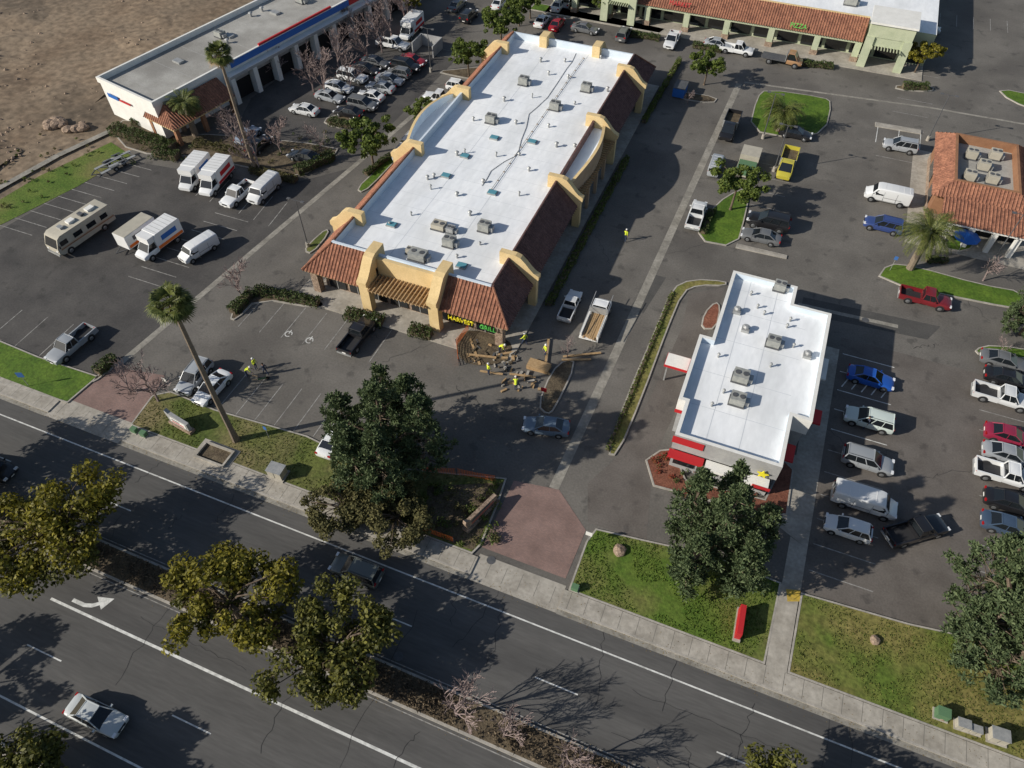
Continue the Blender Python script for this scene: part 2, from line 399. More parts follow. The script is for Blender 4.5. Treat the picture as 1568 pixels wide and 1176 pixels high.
island('grass_island',GP((1146,200),(1158,150),(1172,137),(1262,150),(1274,158),(1264,203),(1215,213)),'grassg',1)
island('grass_island',GP((1340,430),(1358,404),(1400,408),(1500,436),(1568,448),(1580,478),(1500,464)),'grassg',1)
island('planter_island',GP((1460,355),(1500,365),(1480,388),(1440,380)),'grassg',1)
island('planter_island',GP((1372,130),(1430,133),(1428,142),(1370,138)),'mulch',1)
island('planter_island',GP((1490,535),(1520,528),(1600,540),(1600,552),(1500,546)),'grassg',1)
island('grass_island',GP((1525,135),(1600,150),(1600,175),(1545,155)),'grassg',1)
island('planter_island',GP((1340,188),(1410,200),(1410,206),(1340,194)),'conc',0)
island('planter_island',GP((1128,374),(1205,392),(1204,397),(1126,380)),'conc',0)
island('planter_island',GP((170,200),(195,180),(270,210),(330,205),(520,225),(512,240),(455,275),(400,262),(300,240),(200,235)),'mulch',1)
island('planter_island',GP((350,488),(372,455),(395,440),(475,455),(500,465),(490,474),(395,458),(362,492)),'mulch',1)
island('planter_island',GP((465,385),(475,372),(500,350),(505,358),(478,390)),'grass',1)
island('planter_island',GP((545,290),(575,262),(640,190),(655,193),(585,270),(556,297)),'grassg',1)
island('planter_island',GP((665,110),(720,105),(760,100),(740,125),(700,118)),'mulch',1)
island('planter_island',GP((490,185),(530,172),(545,195),(515,198)),'mulch',1)
island('planter_island',GP((140,590),(180,560),(175,548),(150,575)),'mulch',1)
island('planter_island',GP((1040,140),(1100,150),(1092,160),(1038,152)),'mulch',1)
island('planter_island',GP((820,5),(960,32),(1020,45),(1010,52),(810,15)),'grassg',0)
b=MB(); b.poly(GP((-60,375),(-40,330),(60,270),(170,218),(200,238),(120,285),(0,345)),.03,'grassl'); b.build('grass_verge')
b=MB(); 
pl(GP((-120,360),(0,290),(90,240),(175,200)),1.0,.26,'swale'); b.build('concrete_ditch')
# dirt terrain (graded field beyond the lots)
b=MB()
def hgt(x,y): return max(-.3,1.3*mathutils.noise.noise(Vector((x*.05,y*.05,2)))+.5*mathutils.noise.noise(Vector((x*.2,y*.2,5)))+.2*mathutils.noise.noise(Vector((x*.6,y*.6,9))))
st=1.25
for i in range(100):
    for j in range(120):
        x0_,y0_=-225+i*st,40+j*st
        if x0_+st>-98+max(0,(y0_-70)*.22): continue
        b.face([(a,c,hgt(a,c)) for a,c in ((x0_,y0_),(x0_+st,y0_),(x0_+st,y0_+st),(x0_,y0_+st))],'dirt')
b.build('dirt_terrain',smooth=80)
def rock_mesh():
    bm=bmesh.new(); bmesh.ops.create_icosphere(bm,subdivisions=2,radius=1)
    for v in bm.verts: v.co*= 1+.35*mathutils.noise.noise(v.co*1.5+Vector((R.random()*9,0,0))); v.co.z*=.6
    me=bpy.data.meshes.new('rock'); bm.to_mesh(me); bm.free(); me.materials.append(M['stone']); return me
rk=rock_mesh()
for i in range(14):
    x,y=G(70+R.random()*70,180+R.random()*22); inst('boulder',rk,(x,y,.3),R.random()*6,R.uniform(.4,1.0))
for (u,v) in ((948,845),(1338,982),(1440,1098)):
    inst('boulder',rk,(*G(u,v),.25),R.random()*6,R.uniform(.35,.6))
b=MB()
for i in range(520):
    if i%3: x,y=G(R.uniform(-40,175),R.uniform(185,330))
    else: x,y=G(R.uniform(-30,330),R.uniform(0,170))
    if x>-99+max(0,(y-70)*.22): continue
    s=R.uniform(.08,.35); z=hgt(x,y)
    P=[Vector((x+s*cos(a)*R.uniform(.7,1.2),y+s*sin(a)*R.uniform(.7,1.2),z)) for a in (0,1.2,2.5,3.8,5)]; t=Vector((x,y,z+s*.8))
    for q in range(5): b.face([P[q-1],P[q],t],'stone')
b.build('scattered_rocks')

# ------------------------------------------------------------------ tile roof
def tiles(mb,e0,e1,r0,r1,k='tile',sp=.42):
    e0,e1,r0,r1=map(Vector,(e0,e1,r0,r1)); mb.face([e0,e1,r1,r0],k)
    L=(e1-e0).length; a=(e1-e0)/L; s=(r0-e0); u=s-a*s.dot(a); S=u.length; u/=S
    a0=(r0-e0).dot(a); a1=(r1-e0).dot(a); n=a.cross(u)
    if n.z<0:n=-n
    i=sp/2
    while i<L:
        l=S
        if i<a0: l=S*i/a0
        if i>a1: l=S*(L-i)/(L-a1)
        if l>.15:
            p=e0+a*i-u*.08; q=e0+a*i+u*l
            w=a*sp*.3; h=n*.10
            mb.face([p-w,p+h,q+h,q-w],k); mb.face([p+h,p+w,q+w,q+h],k); mb.face([p-w,p+w,p+h],k)
        i+=sp
def roof_unit(mb,x,y,z,w=1.35,d=1.15,h=.95,rot=0,k='unit'):
    mb.cbox((x,y,z),(w+.15,d+.15,.18),'metald',rot); mb.cbox((x,y,z+.18),(w,d,h),k,rot)
    for s in (-.25,.25):
        cx=x+w*s*cos(rot); cy=y+w*s*sin(rot)
        mb.tube((cx,cy,z+.18+h),(cx,cy,z+.24+h),min(w,d)*.22,min(w,d)*.22,'metald',10,True)
    mb.cbox((x+(w/2+.22)*cos(rot),y+(w/2+.22)*sin(rot),z+.2),(.4,d*.6,h*.6),'metal',rot)
    for t in (.25,.5,.75):
        mb.cbox((x-(w/2+.012)*cos(rot),y-(w/2+.012)*sin(rot),z+.18+h*t),(.02,d*.8,.05),'metald',rot)
def vent(mb,x,y,z,r=.25,h=.6):
    mb.tube((x,y,z),(x,y,z+h),r*.7,r*.7,'metal',8,True); mb.tube((x,y,z+h),(x,y,z+h+.15),r*1.3,r*.7,'metal',8,True)

# ------------------------------------------------------------------ retail building
mall=empty('retail_building'); X0,X1,Y0,Y1=-46.3,-20.7,50.0,111.0; RN=3.1; ZE,ZR,ZF=3.4,6.1,5.2
ix0,ix1,iy0,iy1=X0+RN,X1-RN,Y0+RN,Y1-RN
b=MB(); b.box(X0+1.7,X1-1.7,Y0+1.7,Y1-1.7,0,3.7,'tan'); b.box(X0+1.66,X1-1.66,Y0+1.66,Y1-1.66,.12,.9,'stone'); b.build('walls',mall)
b=MB()
def front_glass(y,xa,xb,n,sgn):
    w=(xb-xa)/n
    for i in range(n):
        b.box(xa+i*w+.25,xa+(i+1)*w-.25,min(y,y+sgn*.12),max(y,y+sgn*.12),.35,2.7,'glass')
        b.box(xa+i*w+w/2-.04,xa+i*w+w/2+.04,min(y,y+sgn*.16),max(y,y+sgn*.16),.3,2.75,'metal')
def side_glass(x,ya,yb,n,sgn):
    w=(yb-ya)/n
    for i in range(n):
        b.box(min(x,x+sgn*.12),max(x,x+sgn*.12),ya+i*w+.4,ya+(i+1)*w-.4,.35,2.7,'glass')
        b.box(min(x,x+sgn*.16),max(x,x+sgn*.16),ya+i*w+w/2-.04,ya+i*w+w/2+.04,.3,2.75,'metal')
front_glass(Y0+1.65,X0+2,X1-2,8,-1); side_glass(X1-1.65,Y0+2,Y1-2,18,1); side_glass(X0+1.65,Y0+2,Y1-2,18,-1)
b.build('storefront_windows',mall)
b=MB(); b.box(ix0,ix1,iy0,iy1,3.9,ZF,'whitew','roofw')
for i in range(1,22):
    y=iy0+(iy1-iy0)*i/22; b.line((ix0,y),(ix1,y),.035,ZF+.005,'roofj')
for x in (ix0+6.3,ix0+12.6): b.line((x,iy0),(x,iy1),.05,ZF+.009,'roofj')
b.build('flat_roof',mall)
b=MB()
T=.28
b.box(ix0-T,ix0,iy0-T,iy1+T,3.9,ZR+.15,'parap'); b.box(ix1,ix1+T,iy0-T,iy1+T,3.9,ZR+.15,'tile_shade')
b.box(ix0,ix1,iy0-T,iy0,3.9,ZR+.15,'parap'); b.box(ix0,ix1,iy1,iy1+T,3.9,ZR+.15,'parap')
b.build('parapet',mall)
SW=[58.0,73.5,88.5,103.0]; FW=[-38.0,-29.4]
b=MB()
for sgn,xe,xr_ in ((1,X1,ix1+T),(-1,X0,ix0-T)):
    k='tile_shade' if sgn>0 else 'tile'  # east slopes get the tile with shade painted in
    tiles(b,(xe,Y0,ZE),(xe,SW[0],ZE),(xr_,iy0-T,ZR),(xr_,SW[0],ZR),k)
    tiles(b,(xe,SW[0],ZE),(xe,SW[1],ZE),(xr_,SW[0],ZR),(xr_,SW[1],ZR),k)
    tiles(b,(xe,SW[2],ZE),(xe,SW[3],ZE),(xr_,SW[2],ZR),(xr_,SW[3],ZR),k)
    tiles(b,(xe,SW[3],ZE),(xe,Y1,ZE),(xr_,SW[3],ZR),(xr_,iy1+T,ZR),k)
for ye,yr in ((Y0,iy0-T),(Y1,iy1+T)):
    tiles(b,(X0,ye,ZE),(FW[0],ye,ZE),(ix0-T,yr,ZR),(FW[0],yr,ZR)); tiles(b,(FW[1],ye,ZE),(X1,ye,ZE),(FW[1],yr,ZR),(ix1+T,yr,ZR))
for c in ((X0,Y0,ix0-T,iy0-T),(X1,Y0,ix1+T,iy0-T),(X0,Y1,ix0-T,iy1+T),(X1,Y1,ix1+T,iy1+T)):
    b.tube((c[0],c[1],ZE+.05),(c[2],c[3],ZR+.08),.13,.13,'tile',6)
for x in (ix0-T/2,ix1+T/2):
    for ya,yb in ((iy0,SW[1]),(SW[2],iy1)): b.tube((x,ya,ZR+.17),(x,yb,ZR+.17),.17,.17,'tile_shade' if x>-30 else 'tile',6)
b.build('clay_tile_mansard',mall)
b=MB()
b.box(X0+.1,X1-.1,Y0+.1,Y1-.1,ZE-.22,ZE-.04,'cream'); b.build('eave_soffit',mall)
PR=[(-1.0,ZF-.1),(-1.0,6.9),(.9,6.9),(1.5,6.7),(2.1,6.1),(2.6,5.5),(3.1,5.0),(3.7,4.7),(3.7,4.2),(3.45,4.0),(3.45,0),(2.5,0),(2.5,3.1),(1.3,3.1),(1.3,5.0)]
def wing(mb,org,out,thick,k='cream'):
    o=Vector((org[0],org[1],0)); out=Vector((*out,0)); sd=Vector((-out.y,out.x,0))*thick/2
    A=[o+out*p[0]+Vector((0,0,p[1])) for p in PR]
    mb.face([p+sd for p in A],k); mb.face([p-sd for p in reversed(A)],k)
    for i in range(len(A)): mb.face([A[i-1]+sd,A[i-1]-sd,A[i]-sd,A[i]+sd],k)
b=MB()
for y in SW: wing(b,(ix1,y),(1,0),.7); wing(b,(ix0,y),(-1,0),.8)
for x in FW: wing(b,(x,iy0),(0,-1),1.2); wing(b,(x,iy1),(0,1),1.2)
b.build('portal_walls',mall)
b=MB()
def arch(p,q,z0,rise):
    n=16; return [(p+(q-p)*i/n,z0+rise*sin(pi*i/n)**.8) for i in range(n+1)]
for xs,sg in ((ix1+1.4,1),(ix0-1.4,-1)):
    pts=arch(SW[1]+.4,SW[2]-.4,5.8,.8)
    bul=lambda y: 1.2*sin(pi*(y-SW[1])/(SW[2]-SW[1]))
    for i in range(len(pts)-1):
        (ya,za),(yb,zb)=pts[i],pts[i+1]
        xa,xb=xs+sg*bul(ya),xs+sg*bul(yb)
        for o,k in ((0,'parap'),(.3*sg,'tan')):
            b.face([(xa+o,ya,3.0),(xb+o,yb,3.0),(xb+o,yb,zb),(xa+o,ya,za)],k)
        b.face([(xa-.04*sg,ya,za),(xb-.04*sg,yb,zb),(xb+.34*sg,yb,zb),(xa+.34*sg,ya,za)],'cream')
        b.face([(ix1 if sg>0 else ix0,ya,ZF+.004),(ix1 if sg>0 else ix0,yb,ZF+.004),(xb,yb,ZF+.004),(xa,ya,ZF+.004)],'roofw')
b.box(FW[0]+.61,FW[1]-.61,iy0-.9,iy0-.5,3.3,6.2,'cream')
b.box(FW[0]+.61,FW[1]-.61,iy0-.5,iy0-T-.003,3.3,6.1,'parap')
b.build('arched_parapet',mall)
b=MB()
for i in range(16):
    x=FW[0]+.9+i*(FW[1]-FW[0]-1.8)/15; b.obox((x,Y0-.8,3.95),(x,iy0-1,3.95),.13,.22,'wood')
for y in (Y0-.4,Y0+1): b.obox((FW[0]+.6,y,3.72),(FW[1]-.6,y,3.72),.16,.24,'wood')
for s_,xe in ((1,X1),(-1,X0)):
    for i in range(28):
        y=SW[1]+.8+i*.5; b.obox((xe+.4*s_,y,3.9),(xe-1.4*s_,y,3.9),.1,.18,'wood')
    b.obox((xe,SW[1]+.5,3.72),(xe,SW[2]-.5,3.72),.15,.2,'wood')
    for y in (SW[1]+4,SW[1]+7.5,SW[1]+11): b.box(xe-.2,xe+.2,y-.2,y+.2,.12,3.6,'tan')
b.build('trellis',mall)
b=MB()
for x in (X0+1.2,X1-1.2): b.box(x-.45,x+.45,Y0+.3,Y0+1.2,.12,3.15,'stone')
for y in SW: b.box(X1-.9,X1-.2,y+.8,y+1.4,.12,3.1,'stone')
b.build('stone_pillars',mall)
b=MB()
def RU(u,v,**k):
    x,y=G(u,v,ZF+.7); roof_unit(b,x,y,ZF,**k)
for u,v in ((802,122),(898,132),(850,160),(752,180),(742,345),(688,368)): RU(u,v)
RU(640,388,w=2.0,d=1.3,h=.8); RU(672,342,w=1.6,d=1.2,h=.6,k='beige'); RU(690,348,w=.9,d=.9,h=.6,k='metal'); RU(628,380,w=.9,d=.8,h=.5,k='beige')
for u,v in ((700,238),(795,238),(810,262),(870,120),(905,250),(880,160),(772,155),(725,185),(660,290),(735,375),(765,415),(665,272),(950,115),(920,90),(828,95),(840,115),(597,345),(655,275),(712,235),(852,225),(795,300),(740,280),(880,225),(865,95),(815,150),(840,195),(760,240),(700,300),(630,330),(720,330),(700,395),(790,190),(930,140)):
    x,y=G(u,v,ZF)
    if ix0+.6<x<ix1-.6 and iy0+.6<y<iy1-.6: vent(b,x,y,ZF,R.uniform(.12,.24),R.uniform(.3,.6))
for u,v in ((815,218),(683,270),(754,296),(707,408),(757,212),(712,240),(600,345)):
    x,y=G(u,v,ZF)
    if ix0+.9<x<ix1-.9: b.box(x-.6,x+.6,y-.45,y+.45,ZF,ZF+.2,'metal'); b.box(x-.52,x+.52,y-.37,y+.37,ZF+.2,ZF+.28,'teal')
P=[G(*q) for q in ((882,82,ZF),(876,95,ZF),(868,105,ZF),(853,128,ZF),(838,150,ZF),(822,165,ZF),(810,175,ZF),(806,195,ZF),(798,215,ZF),(794,232,ZF),(788,240,ZF),(772,248,ZF),(752,262,ZF),(745,275,ZF),(738,285,ZF))]
for i in range(len(P)-1): b.tube((*P[i],ZF+.05),(*P[i+1],ZF+.05),.03,.03,'metald',5)
x=ix0+12.2
b.tube((x,70,ZF+.12),(x,106,ZF+.12),.035,.035,'metal',5)
for i in range(19): b.box(x-.12,x+.12,70+i*2-.05,70+i*2+.05,ZF,ZF+.08,'wood')
b.build('rooftop_equipment',mall)
def text(s,loc,size,k,parent,rx=pi/2,rz=0,ext=.04):
    c=bpy.data.curves.new('lettering','FONT'); c.body=s; c.size=size; c.extrude=ext; c.align_x='CENTER'; c.materials.append(M[k])
    o=bpy.data.objects.new('sign_lettering',c); link(o); o.location=loc; o.rotation_euler=(rx,0,rz); o.parent=parent; return o
M['signy']=mat('sign_yellow',(.75,.65,.03)); M['signg']=mat('sign_green',(.10,.45,.08))
text('HARVEST',(-26.2,Y0-.05,2.55),.75,'signy',mall,ext=.08); text('GRILL',(-23.0,Y0-.05,2.55),.75,'signg',mall,ext=.08)
b=MB(); b.box(X0-.9,X1+.9,Y0-1.8,Y1+.8,.0,.12,'conc'); b.build('walkway_slab',mall)

# ------------------------------------------------------------------ fast food restaurant
ff=empty('fast_food_restaurant')
FO=[(-.8,41.8),(8.9,41.8),(8.9,48),(10.7,48),(10.7,63.2),(6.8,63.2),(6.8,66.1),(-.2,66.1),(-.2,55.1),(-1.5,55.1),(-1.5,46.0),(-.8,46.0)]
fi=inset(FO,.35)
b=MB(); b.prism(inset(FO,.25),0,3.3,'greyw'); b.build('walls',ff)
b=MB()
n=len(FO)
for i in range(n):
    p,q=FO[i],FO[(i+1)%n]; qi,pi_=fi[(i+1)%n],fi[i]
    b.face([(*p,3.3),(*q,3.3),(*q,5.4),(*p,5.4)],'greyw' if i in (0,11) else 'whitew'); b.face([(*p,5.4),(*q,5.4),(*qi,5.4),(*pi_,5.4)],'whitew')
    b.face([(*pi_,4.7),(*qi,4.7),(*qi,5.4),(*pi_,5.4)],'parap'); b.face([(*p,3.3),(*q,3.3),(*qi,3.3),(*pi_,3.3)],'whitew')
b.build('parapet',ff)
b=MB(); b.poly(fi,4.72,'roofw')
for y in (46.5,51,56,60.5,64): b.line((-1.1 if y<54 else .1,y),(8.5,y),.05,4.726,'roofj')
for x in (2,5): b.line((x,42.2),(x,65.7),.05,4.73,'roofj')
b.build('flat_roof',ff)
oo=[(p[0],p[1]) for p in inset(FO,-.04)]
b=MB()
for i in (9,10,11):
    p,q=oo[i],oo[(i+1)%n]; b.face([(*p,3.35),(*q,3.35),(*q,3.85),(*p,3.85)],'red')
b.box(-.9,2.0,41.7,41.76,4.3,5.2,'red'); b.box(-.9,2.4,40.9,41.75,2.9,3.2,'red'); b.build('red_fascia_band',ff)
b=MB()
for i in range(4): b.box(-.3+i*2.3,1.7+i*2.3,41.93,42.0,.8,2.8,'glass')
for i in range(5): b.box(8.7 if i<2 else 10.5,8.75 if i<2 else 10.55,43+i*3.6,45.4+i*3.6,.8,2.8,'glass')
b.box(-1.35,-1.25,48.5,50.5,.9,2.6,'glass'); b.box(-.6,-.5,42.8,45.2,.8,2.8,'glass')
b.build('windows',ff)
b=MB()
b.box(-4.0,-1.56,51.6,53.4,3.0,3.3,'red'); b.box(-3.95,-1.6,51.65,53.35,3.3,3.34,'whitew'); b.box(-3.8,-3.65,52.4,52.6,0,3,'metal')
b.box(2.6,8.4,40.7,41.75,2.9,3.2,'whitew'); b.box(7.0,8.6,40.62,40.697,2.85,3.25,'red')
b.box(10.75,11.9,50.0,51.8,2.8,3.0,'red'); b.box(10.75,11.7,56,59,2.8,3.0,'whitew')
b.box(8.95,10.1,44.6,46.6,2.8,3.0,'red')
b.build('canopies',ff)
b=MB()
for u,v,w in ((1195,437,1.2),(1130,472,1.1),(1143,500,1.0),(1185,522,1.3),(1238,540,1.1),(1135,575,1.5),(1130,610,1.4)):
    x,y=G(u,v,5.3); 
    if w<1.2: vent(b,x,y,4.72,.3,.6); b.cbox((x,y,4.72),(.8,.8,.35),'metal')
    else: roof_unit(b,x,y,4.72,w=w,d=w*.85,h=.8)
for u,v in ((1150,450),(1170,480),(1100,545),(1205,500),(1108,600),(1160,470),(1210,490),(1180,560),(1090,620),(1215,530)):
    x,y=G(u,v,4.9); vent(b,x,y,4.72,.14,.45)
b.build('rooftop_equipment',ff)
b=MB(); cx,cz=7.6,3.9
pts=[(cx+(.55 if i%2==0 else .25)*sin(i*pi/5),41.5,cz+(.55 if i%2==0 else .25)*cos(i*pi/5)) for i in range(10)]
b.face(pts,'signy'); b.face([(p[0],41.6,p[2]) for p in pts],'signy')
for i in range(10): b.face([pts[i-1],pts[i],(pts[i][0],41.6,pts[i][2]),(pts[i-1][0],41.6,pts[i-1][2])],'signy')
b.build('star_sign',ff)
b=MB(); b.poly([(9.0,40),(13.2,38),(13.2,64),(10.8,64),(10.8,47.9),(9.0,47.9)],.02,'conc'); b.poly([(11.6,33.4),(13.2,33.4),(13.2,38),(11.6,38.7)],.024,'conc'); b.build('restaurant_walkway')

# ------------------------------------------------------------------ auto service building
ab=empty('auto_service_building',(-94.8,72.6,0),radians(-12.5))
W_,L_=12.3,95
b=MB(); b.box(0,W_,0,L_,0,5.2,'whitew','roofg'); b.build('walls',ab)
b=MB(); b.box(-.2,.15,-.2,L_,5.2,6.0,'whitew'); b.box(W_-.15,W_+.2,-.2,L_,5.2,6.0,'whitew'); b.box(.15,W_-.15,-.2,.15,5.2,6.0,'whitew'); b.build('parapet',ab)
b=MB()
for i in range(18):
    y=13+i*4.4
    b.box(W_+.002,W_+.12,y+.4,y+3.9,0,3.5,'dark')
    b.box(W_,W_+1.3,y-.45,y+.35,0,4.0,'whitew')
    b.box(W_+.13,W_+.2,y+.5,y+3.8,2.9,3.45,'metal')
b.box(W_,W_+1.3,12.5,L_,4.0,4.5,'whitew')
b.box(W_+1.3,W_+1.36,12.5,L_,4.05,4.42,'greyw'); b.build('service_bays',ab)
b=MB(); b.box(W_+.2,W_+.3,14,40,5.0,5.9,'blue'); b.box(W_+.2,W_+.3,40.1,80,5.0,5.9,'red'); b.box(W_-.1,W_+.19,20,36,6.01,6.3,'red')
b.prism([(1.2,-.26),(3.6,-.26),(3.6,-.2),(1.2,-.2)],3.4,4.0,'blue'); b.box(3.9,6.4,-.26,-.2,3.5,3.8,'red'); b.build('signage_band',ab)
b=MB(); tiles(b,(W_+3.6,-.5,3.0),(W_+3.6,11,3.0),(W_+.25,1.5,4.9),(W_+.25,11,4.9)); tiles(b,(W_+3.6,-.5,3.0),(W_-3,-.5,3.0),(W_+.25,1.5,4.9),(W_-3,1.5,4.9)); b.box(W_-2.8,W_+3.3,-.3,11,2.6,2.9,'cream')
for x,y in ((W_+3,.2),(W_+3,5),(W_+3,10.5),(W_-2.4,.2)): b.box(x-.3,x+.3,y-.3,y+.3,0,2.6,'brown')
b.build('entrance_awning',ab)
b=MB()
for i in range(15):
    x,y=R.uniform(2,W_-2),R.uniform(3,L_-5)
    if i%2: roof_unit(b,x,y,5.2,w=1.5,d=1.2,h=.8)
    else: vent(b,x,y,5.2,.3,.6)
for i in range(6): b.box(4,5.6,10+i*10,11+i*10,5.2,5.5,'metal')
for i in range(16): b.box(.16,W_-.16,3+i*5.5,3.05+i*5.5,5.2,5.21,'greyw')
b.build('rooftop_equipment',ab)

# ------------------------------------------------------------------ shopping plaza (north)
pz=empty('shopping_plaza_building'); yf=131.5; xa,xb=-46,19
b=MB(); b.box(xa,xb,yf+3,yf+34,0,5.2,'greenw','roofw'); b.build('walls',pz)
b=MB()
for i in range(16): b.box(xa+1+i*4,xa+4.4+i*4,yf+2.85,yf+2.97,.3,2.9,'glass')
b.build('storefront_windows',pz)
b=MB(); tiles(b,(xa,yf,3.5),(8.5,yf,3.5),(xa,yf+3.4,5.9),(8.5,yf+3.4,5.9)); b.box(xa,8.5,yf+3.41,yf+3.8,5.2,6.0,'cream'); b.build('clay_tile_roof',pz)
b=MB(); b.box(xa,8.5,yf+.2,yf+2.9,3.05,3.35,'greenw')
for x in (-41,-34.5,-27.5,-20.5,-13.5,-6,1.5,8):
    b.box(x-.5,x+.5,yf+.1,yf+1.1,0,3.05,'greenw'); b.box(x-.6,x+.6,yf,yf+1.2,0,.9,'stone')
b.build('arcade_columns',pz)
for x0,x1 in ((-35.5,-29.5),(8.8,15.5)):
    b=MB(); b.box(x0,x1,yf-1,yf+5,5.0,7.0,'greenw'); b.box(x0-.25,x1+.25,yf-1.25,yf+5.25,7.0,7.3,'whitew')
    for x in (x0+.5,x1-.5):
        b.prism([(x-.65,yf-1.2),(x+.65,yf-1.2),(x+.5,yf+.4),(x-.5,yf+.4)],0,5.0,'greenw')
    b.box(x0+1.1,x1-1.1,yf-.9,yf-.6,3.6,5.0,'greenw')
    for i in range(10): b.obox((x0+1.2+i*(x1-x0-2.4)/9,yf-2.0,3.6),(x0+1.2+i*(x1-x0-2.4)/9,yf+1,3.6),.12,.2,'greenw')
    b.build('entry_tower',pz)
text('MARKET',(-22,yf-.1,4.3),1.0,'red',pz,rx=radians(60)); text('PIZZA',(-2,yf-.1,4.0),1.0,'signg',pz,rx=radians(60))
b=MB()
for i in range(12): roof_unit(b,R.uniform(xa+4,xb-4),R.uniform(yf+8,yf+20),5.2,w=2,d=1.5,h=1)
b.build('rooftop_equipment',pz)
b=MB(); b.box(xa,xb,yf-2.2,yf+2.9,0,.12,'conc'); b.build('walkway_slab',pz)

# ------------------------------------------------------------------ tile roof cafe (east)
cf=empty('tile_roof_restaurant'); a0,a1,c0,c1=20.3,32.0,91.5,107.0
b=MB(); b.box(a0+.6,a1-.6,c0+.6,c1-.6,0,4.1,'brown'); b.box(a0+.5,a1-.5,c0+.5,c1-.5,.0,1.0,'stone'); b.build('walls',cf)
b=MB(); r=2.0; ez,rz_=3.9,5.3
tiles(b,(a0,c0,ez),(a1,c0,ez),(a0+r,c0+r,rz_),(a1-r,c0+r,rz_)); tiles(b,(a0,c1,ez),(a1,c1,ez),(a0+r,c1-r,rz_),(a1-r,c1-r,rz_))
tiles(b,(a0,c0,ez),(a0,c1,ez),(a0+r,c0+r,rz_),(a0+r,c1-r,rz_)); tiles(b,(a1,c0,ez),(a1,c1,ez),(a1-r,c0+r,rz_),(a1-r,c1-r,rz_)); b.build('clay_tile_roof',cf)
b=MB(); T=.3
for q in ((a0+r,a0+r+T,c0+r,c1-r),(a1-r-T,a1-r,c0+r,c1-r),(a0+r+T,a1-r-T,c0+r,c0+r+T),(a0+r+T,a1-r-T,c1-r-T,c1-r)): b.box(*q,4.12,rz_+.1,'brown')
b.box(a0+r+T,a1-r-T,c0+r+T,c1-r-T,4.12,4.2,'roofg')
for x,y in ((24.3,96.2),(27,96.6),(24.5,101.5),(27.4,102.5),(26,99.3)): roof_unit(b,x,y,4.2,w=1.3,d=1.2,h=1.0,k='beige')
b.build('equipment_well',cf)
b=MB(); 
for x in (23,25.6,28.2,30.8): b.box(x-.3,x+.3,87.6,88.2,0,3,'whitew')
b.box(22,32.2,87.4,91.45,3.0,3.3,'whitew','whitew'); tiles(b,(21.6,87.2,3.4),(32.4,87.2,3.4),(21.6,91.4,4.2),(32.4,91.4,4.2)); b.box(22.5,32,90.9,91.3,.0,2.8,'dark')
b.box(20.8,20.88,94,97,1,2.6,'glass'); b.box(20.8,20.88,99,103,1,2.6,'glass'); b.build('porch',cf)
b=MB(); b.tube((25.0,86.2,2.6),(25.0,86.2,3.2),1.6,.05,'blue',8); b.tube((25,86.2,0),(25,86.2,2.7),.04,.04,'metal',6); b.build('patio_umbrella')
b=MB(); b.poly([(18.8,86),(33,86),(33,108.5),(18.8,108.5)],.02,'conc'); b.build('cafe_walkway')

# ------------------------------------------------------------------ vehicles  (x forward)
def wheels(mb,xs,W,r=.33,w=.22):
    for x in xs:
        for s in (-1,1):
            y=s*(W/2-w/2+.015)
            mb.tube((x,s*(W/2-.30),r+.03),(x,s*(W/2+.004),r+.03),r*1.18,r*1.18,'trim',16,True)
            mb.tube((x,y-w/2,r),(x,y+w/2,r),r,r,'tyre',16,True)
            mb.tube((x,s*(W/2+.012),r),(x,s*(W/2+.03),r),r*.62,r*.55,'rim',10,True)
def loft(mb,st,W,k='paint'):
    rings=[]
    for x,zb,zt,wf in st:
        w=W/2*wf; h=zt-zb
        half=[(w*.80,zb),(w*.96,zb+.12*h),(w,zb+.45*h),(w*.985,zb+.78*h),(w*.93,zb+.94*h),(w*.80,zt),(w*.4,zt+.025)]
        rings.append([Vector((x,y,z)) for y,z in half]+[Vector((x,-y,z)) for y,z in reversed(half)])
    for a,b_ in zip(rings,rings[1:]):
        for i in range(len(a)): mb.face([a[i-1],a[i],b_[i],b_[i-1]],k)
    mb.face(rings[0],k); mb.face(list(reversed(rings[-1])),k)
